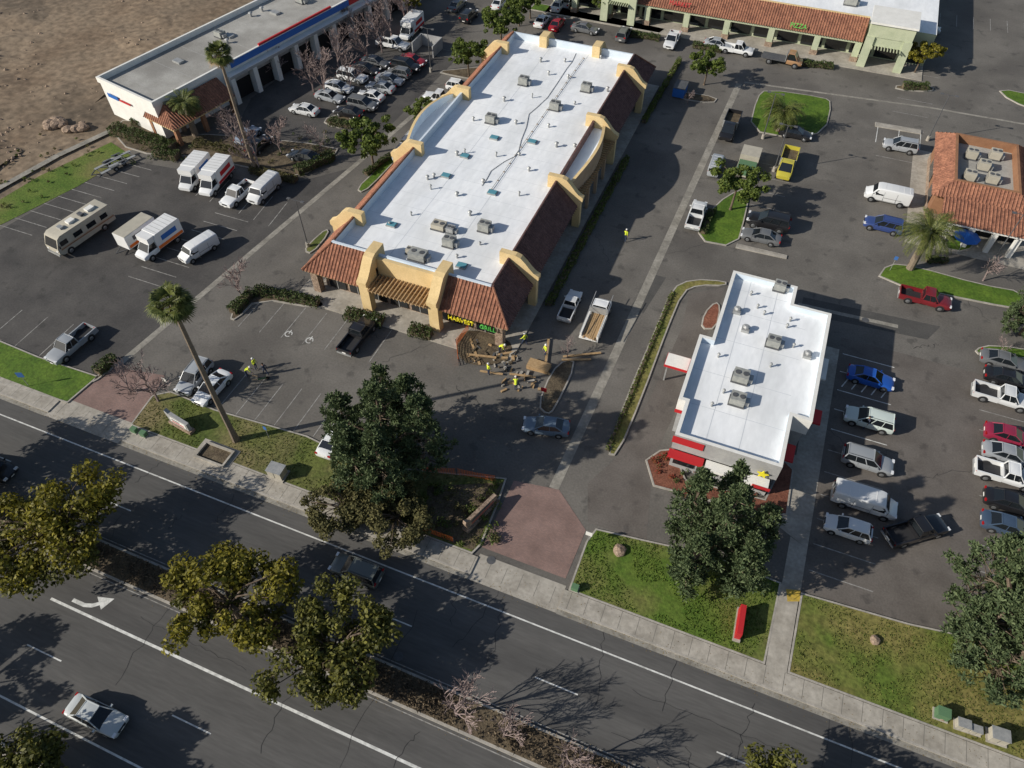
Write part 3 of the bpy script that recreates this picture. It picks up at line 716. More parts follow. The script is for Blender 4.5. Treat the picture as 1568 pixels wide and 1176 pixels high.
def green(mb,xr,xtr,xtf,xf,zb,zt,wb,wt,npill=1,roofk='paint',rails=False):
    B={};T_={}
    for s in (-1,1):
        B['r',s]=Vector((xr,s*wb,zb));B['f',s]=Vector((xf,s*wb,zb));T_['r',s]=Vector((xtr,s*wt,zt));T_['f',s]=Vector((xtf,s*wt,zt))
    mb.face([B['f',-1],B['f',1],T_['f',1],T_['f',-1]],'glass'); mb.face([B['r',1],B['r',-1],T_['r',-1],T_['r',1]],'glass')
    for s in (-1,1):
        mb.face([B['r',s],B['f',s],T_['f',s],T_['r',s]],'glass')
        mb.tube(B['f',s],T_['f',s],.045,.045,roofk,6); mb.tube(B['r',s],T_['r',s],.07,.06,roofk,6); mb.tube(T_['r',s],T_['f',s],.055,.055,roofk,6)
        for i in range(npill):
            t=(i+1)/(npill+1); lo=B['r',s].lerp(B['f',s],t*.9+.03); hi=T_['r',s].lerp(T_['f',s],t)
            mb.obox(lo+Vector((0,s*.01,0)),hi+Vector((0,s*.01,0)),.04,.09,'paint' if npill<3 else 'trim')
        mb.obox(B['r',s],B['f',s],.05,.03,'trim')
        if rails: mb.tube(T_['r',s]+Vector((.1,-s*.06,.07)),T_['f',s]+Vector((-.2,-s*.06,.07)),.02,.02,'trim',5)
    n=5;m=5
    def pt(i,j):
        u=i/n;v=j/m; x=xtr+(xtf-xtr)*u; y=-wt+2*wt*v
        return (x,y,zt+.05*abs(sin(pi*u))**.5*abs(sin(pi*v))**.5+.012)
    for i in range(n):
        for j in range(m): mb.face([pt(i,j),pt(i+1,j),pt(i+1,j+1),pt(i,j+1)],roofk)
    for e in ('f','r'): mb.tube(T_[e,-1],T_[e,1],.05,.05,roofk,6)
def lights(mb,L,W,zf,zr):
    for s in (-1,1):
        mb.cbox((L/2-.13,s*W*.36,zf),(.22,.36,.14),'lamp'); mb.cbox((-L/2+.07,s*W*.38,zr),(.13,.28,.18),'tail')
    mb.cbox((L/2-.035,0,zf-.16),(.08,W*.42,.2),'trim'); mb.cbox((L/2-.02,0,.42),(.06,W*.2,.1),'whitew'); mb.cbox((-L/2+.0,0,.6),(.05,.45,.14),'whitew')
def mirrors(mb,x,W,z):
    for s in (-1,1): mb.cbox((x,s*(W/2+.06),z),(.14,.2,.12),'paint')
def seams(mb,xs,W,z0,z1):
    for x in xs:
        for s in (-1,1): mb.obox((x,s*W/2*.992,z0),(x,s*W/2*.975,z1),.02,.02,'trim')
def sedan():
    b=MB(); L,W=4.75,1.84
    st=[(-.5,.42,.74,.80),(-.49,.32,.93,.90),(-.45,.26,1.0,.95),(-.38,.22,1.03,.985),(-.15,.2,.99,1),(.1,.2,.97,1),(.22,.2,.95,.995),(.33,.21,.88,.98),(.42,.24,.80,.95),(.47,.28,.70,.89),(.495,.36,.60,.80)]
    loft(b,[(x*L,*r) for x,*r in st],W); green(b,-.39*L,-.20*L,.045*L,.23*L,.95,1.44,W/2*.87,W/2*.64); lights(b,L,W,.62,.78); mirrors(b,.17*L,W,.98); seams(b,(-.85,.15,1.05),W,.35,.9); wheels(b,(-1.38,1.42),W); return b.mesh('sedan_mesh',38)
def hatch():
    b=MB(); L,W=4.2,1.76
    st=[(-.5,.42,.80,.82),(-.49,.3,1.0,.92),(-.45,.24,1.02,.96),(-.2,.2,1.0,1),(.1,.2,.98,1),(.24,.2,.96,.99),(.36,.22,.86,.97),(.45,.26,.74,.91),(.495,.36,.62,.80)]
    loft(b,[(x*L,*r) for x,*r in st],W); green(b,-.475*L,-.38*L,.04*L,.25*L,.97,1.50,W/2*.87,W/2*.66,2); lights(b,L,W,.66,.85); mirrors(b,.17*L,W,1.0); wheels(b,(-1.25,1.3),W,.31); return b.mesh('hatch_mesh',38)
def suv():
    b=MB(); L,W=4.85,1.93
    st=[(-.5,.48,.90,.84),(-.49,.36,1.08,.93),(-.45,.3,1.12,.97),(-.2,.28,1.10,1),(.15,.28,1.08,1),(.26,.28,1.06,.995),(.38,.3,1.00,.98),(.46,.34,.90,.92),(.495,.44,.78,.84)]
    loft(b,[(x*L,*r) for x,*r in st],W); green(b,-.48*L,-.43*L,.06*L,.24*L,1.08,1.72,W/2*.89,W/2*.72,2,rails=True); lights(b,L,W,.80,1.0); mirrors(b,.17*L,W,1.12); seams(b,(-.9,.15,1.1),W,.45,1.0); wheels(b,(-1.45,1.5),W,.37); return b.mesh('suv_mesh',38)
def pickup():
    b=MB(); L,W=5.7,1.98
    st=[(-.07,.40,1.10,.99),(.1,.36,1.10,1),(.20,.36,1.10,1),(.38,.36,1.06,.985),(.46,.40,.98,.95),(.497,.48,.86,.88)]
    loft(b,[(x*L,*r) for x,*r in st],W); green(b,-.065*L,-.05*L,.13*L,.235*L,1.10,1.80,W/2*.88,W/2*.74,1)
    b.box(-.5*L,-.072*L,-W/2*.8,W/2*.8,.5,.62,'trim')
    for s in (-1,1):
        y0,y1=sorted((s*W/2*.98,s*W/2*.84)); b.box(-.497*L,-.072*L,y0,y1,.45,1.10,'paint')
    b.box(-.5*L,-.488*L,-W/2*.84,W/2*.84,.55,1.09,'paint'); b.box(-.085*L,-.073*L,-W/2*.84,W/2*.84,.6,1.14,'paint')
    b.box(-.515*L,-.5*L,-W/2*.9,W/2*.9,.42,.58,'metal'); lights(b,L,W,.82,.85); mirrors(b,.17*L,W,1.15); wheels(b,(-1.75,1.75),W,.39); return b.mesh('pickup_mesh',38)
def van():
    b=MB(); L,W=5.6,2.02
    st=[(-.5,.42,1.9,.84),(-.49,.34,2.06,.93),(-.45,.32,2.12,.96),(-.1,.32,2.14,.98),(.2,.32,2.12,.98),(.265,.32,2.02,.97),(.345,.34,1.42,.98),(.44,.36,1.15,.95),(.49,.42,.98,.86),(.5,.5,.85,.8)]
    loft(b,[(x*L,*r) for x,*r in st],W)
    wx=[(.275*L,1.97),(.348*L,1.40)]
    b.face([(wx[0][0]+.03,-.74,wx[0][1]),(wx[0][0]+.03,.74,wx[0][1]),(wx[1][0]+.03,.84,wx[1][1]+.03),(wx[1][0]+.03,-.84,wx[1][1]+.03)],'glass')
    for s in (-1,1):
        y=s*(W/2+.004); b.face([(.11*L,y*.985,1.25),(.335*L,y*.985,1.25),(.265*L,y*.93,1.85),(.12*L,y*.93,1.85)],'glass')
        b.cbox((-L/2-.0,s*.45,1.35),(.05,.62,.5),'glass'); b.obox((-.3*L,s*W/2*.99,1.0),(.08*L,s*W/2*.99,1.0),.02,.03,'trim')
    for i in range(5): b.obox((-.42*L+i*.75,-.62,2.155),(-.42*L+i*.75,.62,2.155),.05,.03,'vwhite')
    seams(b,(-1.0,.55,1.9),W,.5,1.8); lights(b,L,W,.85,1.2); mirrors(b,.30*L,W,1.35); wheels(b,(-1.7,1.85),W,.36); return b.mesh('van_mesh',30)
def cab(b,x0,x1,W,zt=2.1):
    L=x1-x0
    loft(b,[(x0,.5,1.25,.96),(x0+.4*L,.45,1.28,1),(x0+.62*L,.45,1.25,1),(x0+.85*L,.5,1.12,.95),(x1,.55,.95,.84)],W)
    green(b,x0+.02,x0+.08,x0+.42*L,x0+.68*L,1.25,zt,W/2*.88,W/2*.76,0)
def boxtruck(stripe='orange',L=6.2):
    b=MB(); W=2.2; cab(b,L/2-2.3,L/2,2.0,2.05); xb=L/2-2.15
    prof=[(-L/2,.9),(xb,.9),(xb+.05,2.55),(xb-.25,3.0),(-L/2+.12,3.0),(-L/2,2.9)]
    A=[(x,W/2,z) for x,z in prof]; B=[(x,-W/2,z) for x,z in prof]
    b.face(A,'vwhite'); b.face(list(reversed(B)),'vwhite')
    for i in range(len(A)): b.face([A[i-1],B[i-1],B[i],A[i]],'vwhite')
    b.box(xb-.6,xb+.9,-W/2*.9,W/2*.9,2.2,2.95,'vwhite')
    for i in range(6): b.box(-L/2+.4+i*.6,-L/2+.44+i*.6,-W/2+.1,W/2-.1,3.002,3.02,'metal')
    for s in (-1,1):
        y0,y1=sorted((s*(W/2+.003),s*(W/2+.02)))
        b.box(-L/2+.1,xb-.1,y0,y1,.95,1.35,stripe); b.box(-L/2+.8,xb-.9,y0,y1,1.75,2.4,'blue' if stripe=='orange' else 'red')
    b.box(-L/2-.02,-L/2-.004,-.95,.95,1.0,2.8,'metal'); b.box(-L/2-.15,-L/2,-1,1,.5,.65,'metald'); b.box(-L/2,xb,-.5,.5,.55,.88,'trim')
    for s in (-1,1): b.cbox((L/2-.1,s*.7,.75),(.18,.3,.18),'lamp'); b.cbox((-L/2-.03,s*.95,.95),(.06,.12,.25),'tail')
    wheels(b,(-L/2+1.2,L/2-.95),2.05,.4,.3); return b.mesh('box_truck_mesh',35)
def trailer():
    b=MB(); L,W=4.6,2.1; b.box(-L/2,L/2,-W/2,W/2,.55,2.45,'vwhite'); b.box(-L/2+.05,L/2-.05,-W/2+.05,W/2-.05,2.452,2.5,'beige')
    for s in (-1,1):
        y0,y1=sorted((s*(W/2+.003),s*(W/2+.02))); b.box(-L/2+.2,L/2-.2,y0,y1,.7,1.1,'orange'); b.box(-L/2+1,L/2-1,y0,y1,1.4,2.0,'metald')
        b.obox((L/2,s*.6,.5),(L/2+1.2,0,.5),.08,.1,'metald')
    b.box(-L/2-.03,-L/2-.003,-.9,.9,.7,2.3,'metal'); wheels(b,(-.5,.35),W+.1,.3); return b.mesh('trailer_mesh',35)
def motorhome():
    b=MB(); L,W=8.2,2.4
    prof=[(-L/2,.6),(L/2-.5,.45),(L/2,.8),(L/2-.03,1.5),(L/2-.55,2.7),(L/2-1.0,2.95),(-L/2+.2,2.95),(-L/2,2.75)]
    A=[(x,W/2,z) for x,z in prof]; B=[(x,-W/2,z) for x,z in prof]
    b.face(A,'beige'); b.face(list(reversed(B)),'beige')
    for i in range(len(A)): b.face([A[i-1],B[i-1],B[i],A[i]],'beige')
    b.face([(L/2+.0,-1.05,1.56),(L/2+.0,1.05,1.56),(L/2-.48,1.0,2.6),(L/2-.48,-1.0,2.6)],'glass')
    for s in (-1,1):
        y0,y1=sorted((s*(W/2+.003),s*(W/2+.02)))
        for x,w in ((-3.3,1),(-1.6,1.3),(.4,1.2),(2.5,1.0)): b.box(x,x+w,y0,y1,1.6,2.25,'glass')
        b.box(-L/2+.1,L/2-.4,y0,y1,1.15,1.3,'brown'); b.box(-L/2+.1,L/2-.4,y0,y1,1.36,1.42,'tan')
        b.cbox((L/2-.02,s*.85,.95),(.1,.3,.2),'lamp'); b.cbox((L/2-.3,s*(W/2+.15),1.6),(.15,.25,.35),'trim')
    for x,w,k in ((-2.2,1.0,'whitew'),(.6,.9,'whitew'),(-.9,.5,'metald'),(2.0,.5,'metal')): b.cbox((x,0,2.95),(w,.75,.28),k)
    b.box(-3.6,1.5,-W/2-.12,-W/2-.022,2.6,2.75,'whitew'); b.box(L/2-.05,L/2+.12,-1.1,1.1,.45,.7,'metal')
    wheels(b,(-2.3,2.7),W,.42,.28); return b.mesh('motorhome_mesh',35)
def flatbed(load=True,side=False):
    b=MB(); L,W=6.6,2.15; cab(b,L/2-2.5,L/2,2.05,2.2)
    b.box(-L/2,L/2-2.6,-W/2,W/2,.85,1.0,'metald' if not load else 'whitew'); b.box(L/2-2.7,L/2-2.6,-W/2,W/2,1.0,2.1,'metal')
    b.box(-L/2+.2,L/2-2,-.4,.4,.5,.85,'trim')
    if load:
        for i in range(7):
            for j in range(2): b.cbox((-.9+R.uniform(-.3,.3),-.75+i*.23,1.0+j*.12),(4.4,.19,.10),'wood',R.uniform(-.02,.02))
        for s in (-1,1): b.obox((-L/2,s*1.0,1.75),(L/2-.4,s*1.0,2.3),.06,.06,'metal'); b.box(-L/2+.2,L/2-2.9,min(s*.85,s*1.05),max(s*.85,s*1.05),1.0,1.5,'whitew')
    if side:
        for s in (-1,1): b.box(-L/2,L/2-2.7,min(s*W/2,s*(W/2-.1)),max(s*W/2,s*(W/2-.1)),1.0,1.9,'paint')
        b.box(-L/2,-L/2+.1,-W/2+.1,W/2-.1,1.0,1.9,'paint'); b.box(-L/2+.1,L/2-2.7,-W/2+.1,W/2-.1,1.0,1.35,'mulch')
    for s in (-1,1): b.cbox((L/2-.1,s*.7,.75),(.18,.3,.18),'lamp')
    wheels(b,(-L/2+1.4,L/2-1),2.1,.42,.3); return b.mesh('work_truck_mesh',35)
def cartrailer():
    b=MB(); 
    for s in (-1,1): b.obox((-2,s*.8,.55),(2,s*.8,.55),.45,.08,'metal'); b.obox((1.9,s*.8,.5),(3.0,0,.5),.1,.1,'metald'); b.cbox((0,s*1.08,.7),(1.3,.25,.08),'metald')
    for x in (-1.8,-.6,.6,1.8): b.obox((x,-.8,.48),(x,.8,.48),.1,.08,'metald')
    wheels(b,(0,),2.3,.3); return b.mesh('auto_transport_trailer_mesh',35)
V=dict(sedan=sedan(),hatch=hatch(),suv=suv(),pickup=pickup(),van=van(),box=boxtruck(),boxr=boxtruck('red',6.4),trailer=trailer(),rv=motorhome(),flat=flatbed(),dump=flatbed(False,True),flat0=flatbed(False,False),ct=cartrailer())
NM=dict(sedan='parked_sedan',hatch='parked_hatchback',suv='parked_suv',pickup='pickup_truck',van='cargo_van',box='moving_truck',boxr='moving_truck',trailer='enclosed_trailer',rv='motorhome',flat='lumber_truck',dump='dump_truck',flat0='flatbed_truck',ct='auto_transport_trailer')
W8=(.70,.71,.71);SIL=(.34,.36,.38);GR=(.13,.135,.14);BK=(.014,.014,.016);RD=(.30,.012,.02);BL=(.015,.09,.40);LB=(.14,.19,.25)
def veh(k,u,v,hd,col=W8,name=None,sc=1):
    x,y=G(u,v,.6)
    if isinstance(hd,tuple):
        a=G(hd[0],hd[1],.6); c=G(hd[2],hd[3],.6); r=atan2(c[1]-a[1],c[0]-a[0])
    else: r={'S+':0,'S-':pi,'T+':pi/2,'T-':-pi/2}[hd]+R.uniform(-.04,.04)
    f=R.uniform(.85,1.08); col=tuple(min(.78,q*f) for q in col)
    return inst(name or NM[k],V[k],(x,y,.012),r,(sc*R.uniform(.96,1.04),sc,sc*R.uniform(.97,1.04)),col)
for a in [
 ('rv',127,358,(170,330,88,385)),('trailer',212,362,(235,345,190,378)),('box',245,375,(283,352,225,395)),('van',305,383,(325,370,285,395),W8,None,.9),
 ('box',300,272,(318,255,287,290)),('boxr',332,278,(350,258,313,300)),('pickup',365,298,(382,283,348,312)),('van',405,293,(425,275,388,310)),
 ('ct',170,252,(190,242,150,262)),('ct',183,243,(200,235,160,252)),
 ('pickup',110,528,(135,508,88,548),SIL),
 ('suv',298,578,(318,555,280,602),SIL),('sedan',325,594,(345,575,305,617),W8),('sedan',512,672,'T+',W8),('sedan',592,690,'T+',SIL),('pickup',548,514,'T+',BK),
 ('sedan',836,653,(868,658,802,650),LB,'moving_sedan'),('pickup',873,468,'T+',W8,None,.85),('flat',913,492,'T+',W8),
 ('suv',546,874,(580,888,512,862),(.10,.11,.10),'moving_suv'),('sedan',148,1096,(105,1075,195,1118),(.55,.58,.58),'moving_sedan'),('sedan',-12,716,(-10,716,30,730),BK,'moving_sedan'),
 ('sedan',380,207,'T+',(.3,.36,.45)),('sedan',397,222,'T+',BK),('sedan',466,168,'S-',W8),('sedan',466,240,'S-',(.05,.055,.06)),
 ('sedan',505,148,'S+',SIL),('sedan',518,133,'S+',W8),('suv',540,118,'S+',W8),('sedan',534,172,'S-',BK),('suv',556,160,'S+',GR),('sedan',567,147,'S-',W8),
 ('sedan',583,134,'S-',SIL),('sedan',597,122,'S+',SIL),('hatch',610,112,'S-',GR),('suv',622,102,'S+',BK),('sedan',632,93,'S+',RD),
 ('pickup',602,68,'S+',W8),('boxr',630,48,'T-',W8),('sedan',575,95,'S+',GR),('sedan',560,105,'S+',BK),('hatch',703,133,'S+',W8),('suv',632,215,'T+',W8),('suv',620,232,'T+',W8),('pickup',675,152,'S-',W8),
 ('sedan',700,8,'T+',GR),('suv',718,25,'T+',BK),('sedan',765,5,'T+',W8),('sedan',855,8,'T+',W8),('sedan',870,2,'T+',SIL),('sedan',830,32,'T+',W8),('sedan',853,37,'T+',RD),('sedan',896,44,'S+',GR),('suv',955,53,'T+',GR),
 ('pickup',1029,62,'T-',W8),('pickup',1128,76,'S+',W8),('sedan',1100,68,'S+',SIL),('flat0',1197,92,'S+',(.35,.2,.1)),('suv',1418,44,'S+',SIL),
 ('dump',1117,197,'T-',BK),('van',1096,254,'T+',SIL,None,.85),('dump',1204,255,'T-',(.55,.48,.06)),('sedan',1218,204,'S+',BK),('pickup',1066,330,'T+',W8),
 ('suv',1176,341,'S-',BK,None,1.15),('sedan',1165,362,'S-',GR),('suv',1378,224,'S-',SIL),('van',1358,302,'S-',W8),('suv',1352,345,'S-',(.04,.07,.22)),('pickup',1416,457,'S+',(.18,.015,.02)),
 ('sedan',1333,579,'S+',BL),('suv',1330,643,'S-',(.55,.62,.58)),('suv',1328,706,'S+',SIL),('van',1322,769,'S+',W8),('hatch',1298,809,'S-',W8),('pickup',1402,813,(1358,825,1450,800),BK),
 ('sedan',1538,553,'S+',GR),('sedan',1545,580,'S+',BK),('pickup',1535,608,'S+',W8),('sedan',1545,668,'S+',(.25,.02,.05)),('sedan',1545,697,'S+',SIL),('pickup',1540,727,'S+',W8),('sedan',1548,770,'S+',BK),('sedan',1545,806,'S+',(.05,.08,.13))]:
    veh(*a)

b=MB(); x,y=G(1143,258); b.box(x-1.3,x+1.3,y-3,y+3,.5,.7,'beige'); b.box(x-1.2,x+1.2,y-2.9,y-.2,.7,1.4,'greenbox'); b.box(x-1.3,x+1.3,y+.2,y+2.8,.7,1.9,'beige')
for q in [(x-1.3,y),(x+1.3,y)]:
    for d in (-.4,.5): b.tube((q[0]-.12,q[1]+d,.35),(q[0]+.12,q[1]+d,.35),.35,.35,'tyre',12,True)
b.build('equipment_trailer')

# ------------------------------------------------------------------ vegetation
def rdir(r):
    z=r.uniform(-1,1);t=r.random()*2*pi;s=sqrt(1-z*z); return Vector((s*cos(t),s*sin(t),z))
def cloud(mb,c,rad,n,size,k,r,flat=.0):
    c=Vector(c)
    for _ in range(n):
        d=rdir(r); q=r.random()**.38; p=c+Vector((d.x*rad[0],d.y*rad[1],d.z*rad[2]))*q
        nrm=(d*.7+rdir(r)*.8+Vector((0,0,.35))).normalized(); a=nrm.cross(rdir(r))
        if a.length<.05: continue
        a.normalize(); b2=nrm.cross(a); s=size*r.uniform(.6,1.35)
        mb.face([p-a*s,p-b2*s*.6,p+a*s,p+b2*s*.6],k)
def limb(mb,p,q,r0,r1,k,r,n=3,j=.12):
    p=Vector(p);q=Vector(q);L=(q-p).length;pr=p
    for i in range(1,n+1):
        t=i/n; nx=p.lerp(q,t)+(Vector((r.uniform(-1,1),r.uniform(-1,1),r.uniform(0,1)))*j*L*(1-t) if i<n else Vector((0,0,0)))
        nx.z+=.12*L*sin(pi*t)
        mb.tube(pr,nx,r0+(r1-r0)*(i-1)/n,r0+(r1-r0)*t,k,6); pr=nx
def broad(seed,h,cr,k,ncl=34,lpc=95,leaf=.2,ch=None,bark='bark',top=None):
    r=random.Random(seed); mb=MB(); ch=ch or cr*.62; th=h-ch*1.3
    mb.tube((0,0,-.1),(0,0,.4),cr*.075,cr*.05,bark,8); mb.tube((0,0,.4),(.1,.05,th),cr*.05,cr*.038,bark,8)
    for i in range(ncl):
        a=r.random()*2*pi; q=sqrt(r.random())*.95; el=r.uniform(-.55,1)
        zz=el*ch*sqrt(max(.05,1-q*q*.8)); c=Vector((cos(a)*q*cr*(1+.25*sin(3*a+seed)),sin(a)*q*cr*(1+.24*cos(2*a+seed)),h-ch+zz*.85))
        rr=cr*r.uniform(.11,.25)
        if i%3==0: limb(mb,(.1,.05,th*r.uniform(.75,1)),c,cr*.02,cr*.006,bark,r)
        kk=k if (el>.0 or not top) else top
        cloud(mb,c,(rr,rr,rr*.66),int(lpc*r.uniform(.7,1.3)*(rr/cr/.19)**2),leaf,kk,r)
    return mb.mesh('tree_mesh')
def pinetree(seed,h,cr,n=120):
    # several upright leaders, each a ragged cone of whorled branches
    r=random.Random(seed); mb=MB()
    nl=6 if cr>6 else 5
    lead=[(0,0,h,.50)]+[(cr*.56*cos(2*pi*i/nl+seed+r.uniform(-.3,.3)),cr*.56*sin(2*pi*i/nl+seed),h*r.uniform(.66,.93),r.uniform(.34,.46)) for i in range(nl)]
    mb.tube((0,0,-.1),(.1,.1,h*.3),.34,.27,'bark',8)
    for t in lead:
        limb(mb,(.1,.1,h*.26),(t[0],t[1],t[2]*.62),.2,.12,'bark',r,4,.06); mb.tube((t[0],t[1],t[2]*.62),(t[0],t[1],t[2]-.2),.12,.03,'bark',5)
    for i in range(n):
        t=lead[int(r.random()**1.15*len(lead))]; zf=r.random()**1.15; z=t[2]*(.20+.80*zf)
        w=cr*t[3]*((1-zf)**.62)*(.55+.45*min(1,zf*4))+.15
        a=r.random()*2*pi; q=w*r.uniform(.35,1.12)
        c=Vector((t[0]+cos(a)*q,t[1]+sin(a)*q,z))
        base=Vector((t[0],t[1],max(1.5,z-q*.35)))
        mb.tube(base,c,.04,.02,'bark',3)
        rr=r.uniform(.35,.75)*(.7+.3*(1-zf))
        for _ in range(r.randint(9,13)):
            d=rdir(r); p=c+Vector((d.x,d.y,d.z*.7))*rr*r.random()**.45
            for __ in range(8):
                e=(rdir(r)+Vector((0,0,.85))+d*.3).normalized(); s=e.cross(rdir(r)).normalized()*.055; l=r.uniform(.24,.42)
                mb.face([p-s*.6,p+s*.6,p+e*l+s,p+e*l-s],'pine')
    return mb.mesh('pine_mesh')
def bare(seed,h,k='barkg',spread=.5,lv=5,tw=.022):
    r=random.Random(seed); mb=MB()
    def br(p,d,l,rad,lev):
        q=p+d*l*.5+rdir(r)*l*.05; e=q+(d+rdir(r)*.15).normalized()*l*.5
        mb.tube(p,q,rad,rad*.85,k,5 if lev>2 else 3); mb.tube(q,e,rad*.85,rad*.65,k,5 if lev>2 else 3)
        if lev==0:return
        for i in range(3 if lev<lv else 4):
            nd=(d+rdir(r)*spread*1.35+Vector((0,0,.18))).normalized(); br(e if i<2 else q,nd,l*r.uniform(.62,.82),max(tw,rad*.58),lev-1)
    br(Vector((0,0,0)),Vector((0,0,1)),h*.27,h*.018,lv); return mb.mesh('bare_tree_mesh')
def fanpalm(seed,h,lean=(0,0)):
    r=random.Random(seed); mb=MB(); n=10; pr=Vector((0,0,-.1))
    for i in range(1,n+1):
        t=i/n; p=Vector((lean[0]*t*t,lean[1]*t*t,h*t)); mb.tube(pr,p,.27-.11*(t-1/n)+(.1 if i==1 else 0),.27-.11*t,'barkp',9); pr=p
    top=pr
    for i in range(70):
        a=r.random()*2*pi; el=r.uniform(-.75,1.25); dry=el<-.5
        d=Vector((cos(a)*cos(el),sin(a)*cos(el),sin(el))); l=r.uniform(.7,1.05); hub=top+d*l-Vector((0,0,.1))
        mb.tube(top,hub,.03,.018,'palmdry' if dry else 'palm',3)
        side=d.cross(Vector((0,0,1))).normalized(); upv=side.cross(d)
        for j in range(13):
            t=(j-6)/6*1.45; e=(d*cos(t)+side*sin(t)+upv*.1).normalized(); L=r.uniform(.75,1.0)*(1-.15*abs(t)); 
            s=e.cross(upv).normalized()*.06; m=hub+e*L*.6; tip=hub+e*L-Vector((0,0,.28*L))
            mb.face([hub,m-s,tip,m+s],'palmdry' if dry else 'palm')
    for i in range(50):
        a=r.random()*2*pi; p=top+Vector((cos(a)*.2,sin(a)*.2,-r.uniform(.2,.9))); q=p+Vector((cos(a)*.25,sin(a)*.25,-.8)); mb.tube(p,q,.05,.02,'palmdry',3)
    return mb.mesh('fan_palm_mesh')
def datepalm(seed,h,fl=3.2,n=70):
    r=random.Random(seed); mb=MB(); mb.tube((0,0,-.1),(0,0,h*.8),.5,.42,'barkp',10); mb.tube((0,0,h*.8),(0,0,h),.42,.6,'barkp',10,True)
    for i in range(n):
        a=r.random()*2*pi; el=r.uniform(-.35,1.35); L=fl*r.uniform(.8,1.05); p=Vector((cos(a)*.3,sin(a)*.3,h)); hd=Vector((cos(a),sin(a),0)); sd=Vector((-sin(a),cos(a),0)); ang=el; m=11
        for j in range(m):
            d=hd*cos(ang)+Vector((0,0,sin(ang))); q=p+d*L/m; mb.tube(p,q,.035*(1-j/m)+.01,.035*(1-(j+1)/m)+.008,'palm',3)
            if j>0:
                ll=.5*sin(pi*(j+1)/(m+2))+.10
                for s in (-1,1):
                    for f in (0,.5):
                        o=p.lerp(q,f); e=(sd*s+d*.75+Vector((0,0,-.05))).normalized(); mb.face([o,o+d*.06+e*ll*.5,o+e*ll-Vector((0,0,.1)),o-d*.04+e*ll*.5],'palm')
            p=q; ang-=(1.35/m)*(1.0+.25*r.random())
    return mb.mesh('date_palm_mesh')
def hedge(mb,p,q,w,h,r,k='hedge',dens=120,leaf=.11):
    p=Vector(p);q=Vector(q);L=(q-p).length; d=(q-p)/L; s=Vector((-d.y,d.x)); n=int(dens*L*(w+h)*.9)
    mb.prism([tuple(p+d*.1+s*w*.36),tuple(p+d*.1-s*w*.36),tuple(q-d*.1-s*w*.36),tuple(q-d*.1+s*w*.36)],.1,h*.8,'mulch')
    for _ in range(n):
        a=r.random()*L; fs=r.choice((0,0,0,1,2)); wv=w*(1+.18*sin(a*1.7)+.1*sin(a*4.1)); x=r.uniform(-wv/2,wv/2); z=r.uniform(.1,h)
        if fs==0: z=h+r.uniform(-.12,.08)+.09*sin(a*2.2)+.07*sin(a*5.3+x*3)
        elif fs==1: x=wv/2+r.uniform(-.1,.06)
        else: x=-wv/2-r.uniform(-.1,.06)
        c=p+d*a+s*x; c=Vector((c.x,c.y,z)); nn=(rdir(r)+Vector((0,0,.5))).normalized(); t=nn.cross(rdir(r)).normalized(); u=nn.cross(t)
        mb.face([c-t*leaf,c-u*leaf*.6,c+t*leaf,c+u*leaf*.6],k)

def tree(name,me,u,v,rot=0,sc=1,z=0): x,y=G(u,v); return inst(name,me,(x,y,z),rot,sc)
PA=pinetree(3,12.5,6.9,560); PB=pinetree(8,13.0,5.4,430)
tree('pine_tree',PA,600,716,0.3); tree('pine_tree',PB,1082,868,1.2,1.0); tree('pine_tree',PA,1522,992,2.6,1.08); tree('pine_tree',PB,1562,512,.5,.62)
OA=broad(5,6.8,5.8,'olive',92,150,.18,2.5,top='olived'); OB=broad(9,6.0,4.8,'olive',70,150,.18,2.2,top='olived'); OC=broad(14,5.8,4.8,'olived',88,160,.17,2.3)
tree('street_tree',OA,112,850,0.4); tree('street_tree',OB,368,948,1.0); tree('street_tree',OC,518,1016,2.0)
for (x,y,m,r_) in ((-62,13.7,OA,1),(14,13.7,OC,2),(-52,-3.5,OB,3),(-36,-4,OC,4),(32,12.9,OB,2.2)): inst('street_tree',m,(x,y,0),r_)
LA=broad(21,6.0,2.9,'leaf',48,130,.16,2.2); LB_=broad(22,5.2,2.5,'leaf',42,130,.16,1.9); LO=broad(23,5.2,2.6,'olive',40,120,.17,2.0)
for u,v,m,s in ((572,255,LA,1.2),(718,118,LA,1.05),(768,75,LA,1.2),(648,195,LB_,.85),(1078,130,LA,.95),(1118,322,LA,1.15),(1400,112,LO,1.0),(635,28,LO,1.1),(812,28,LA,1),(795,40,LB_,1),(925,25,LB_,.8),(1408,20,LA,.8)):
    tree('green_tree',m,u,v,R.random()*6,s)
SH=broad(31,3.6,3.3,'shrub',70,140,.14,1.7)
tree('shrub_tree',SH,530,792,.4,.95); tree('shrub_tree',SH,612,805,2,1.0); tree('shrub_tree',SH,575,770,4,.9)
PF=fanpalm(4,19.2,(.3,.1)); PF2=fanpalm(6,16.6,(-.2,.2)); PF3=datepalm(7,5.5,2.6,55); DP=datepalm(9,3.2,3.3,85); DP2=datepalm(12,5.6,3.7,90)
tree('fan_palm_tree',PF,362,675,0,(1.12,1.12,1.0)); tree('fan_palm_tree',PF2,391,262,0,(1.1,1.1,1)); tree('date_palm_tree',PF3,300,208,0,.95); tree('date_palm_tree',PF3,283,200,2,.8)
tree('date_palm_tree',DP,1190,200); tree('date_palm_tree',DP2,1393,412,1)
B1=bare(1,8,lv=5,tw=.028); B2=bare(2,6.5,lv=5,spread=.55,tw=.03); B3=bare(3,6,lv=4,tw=.028)
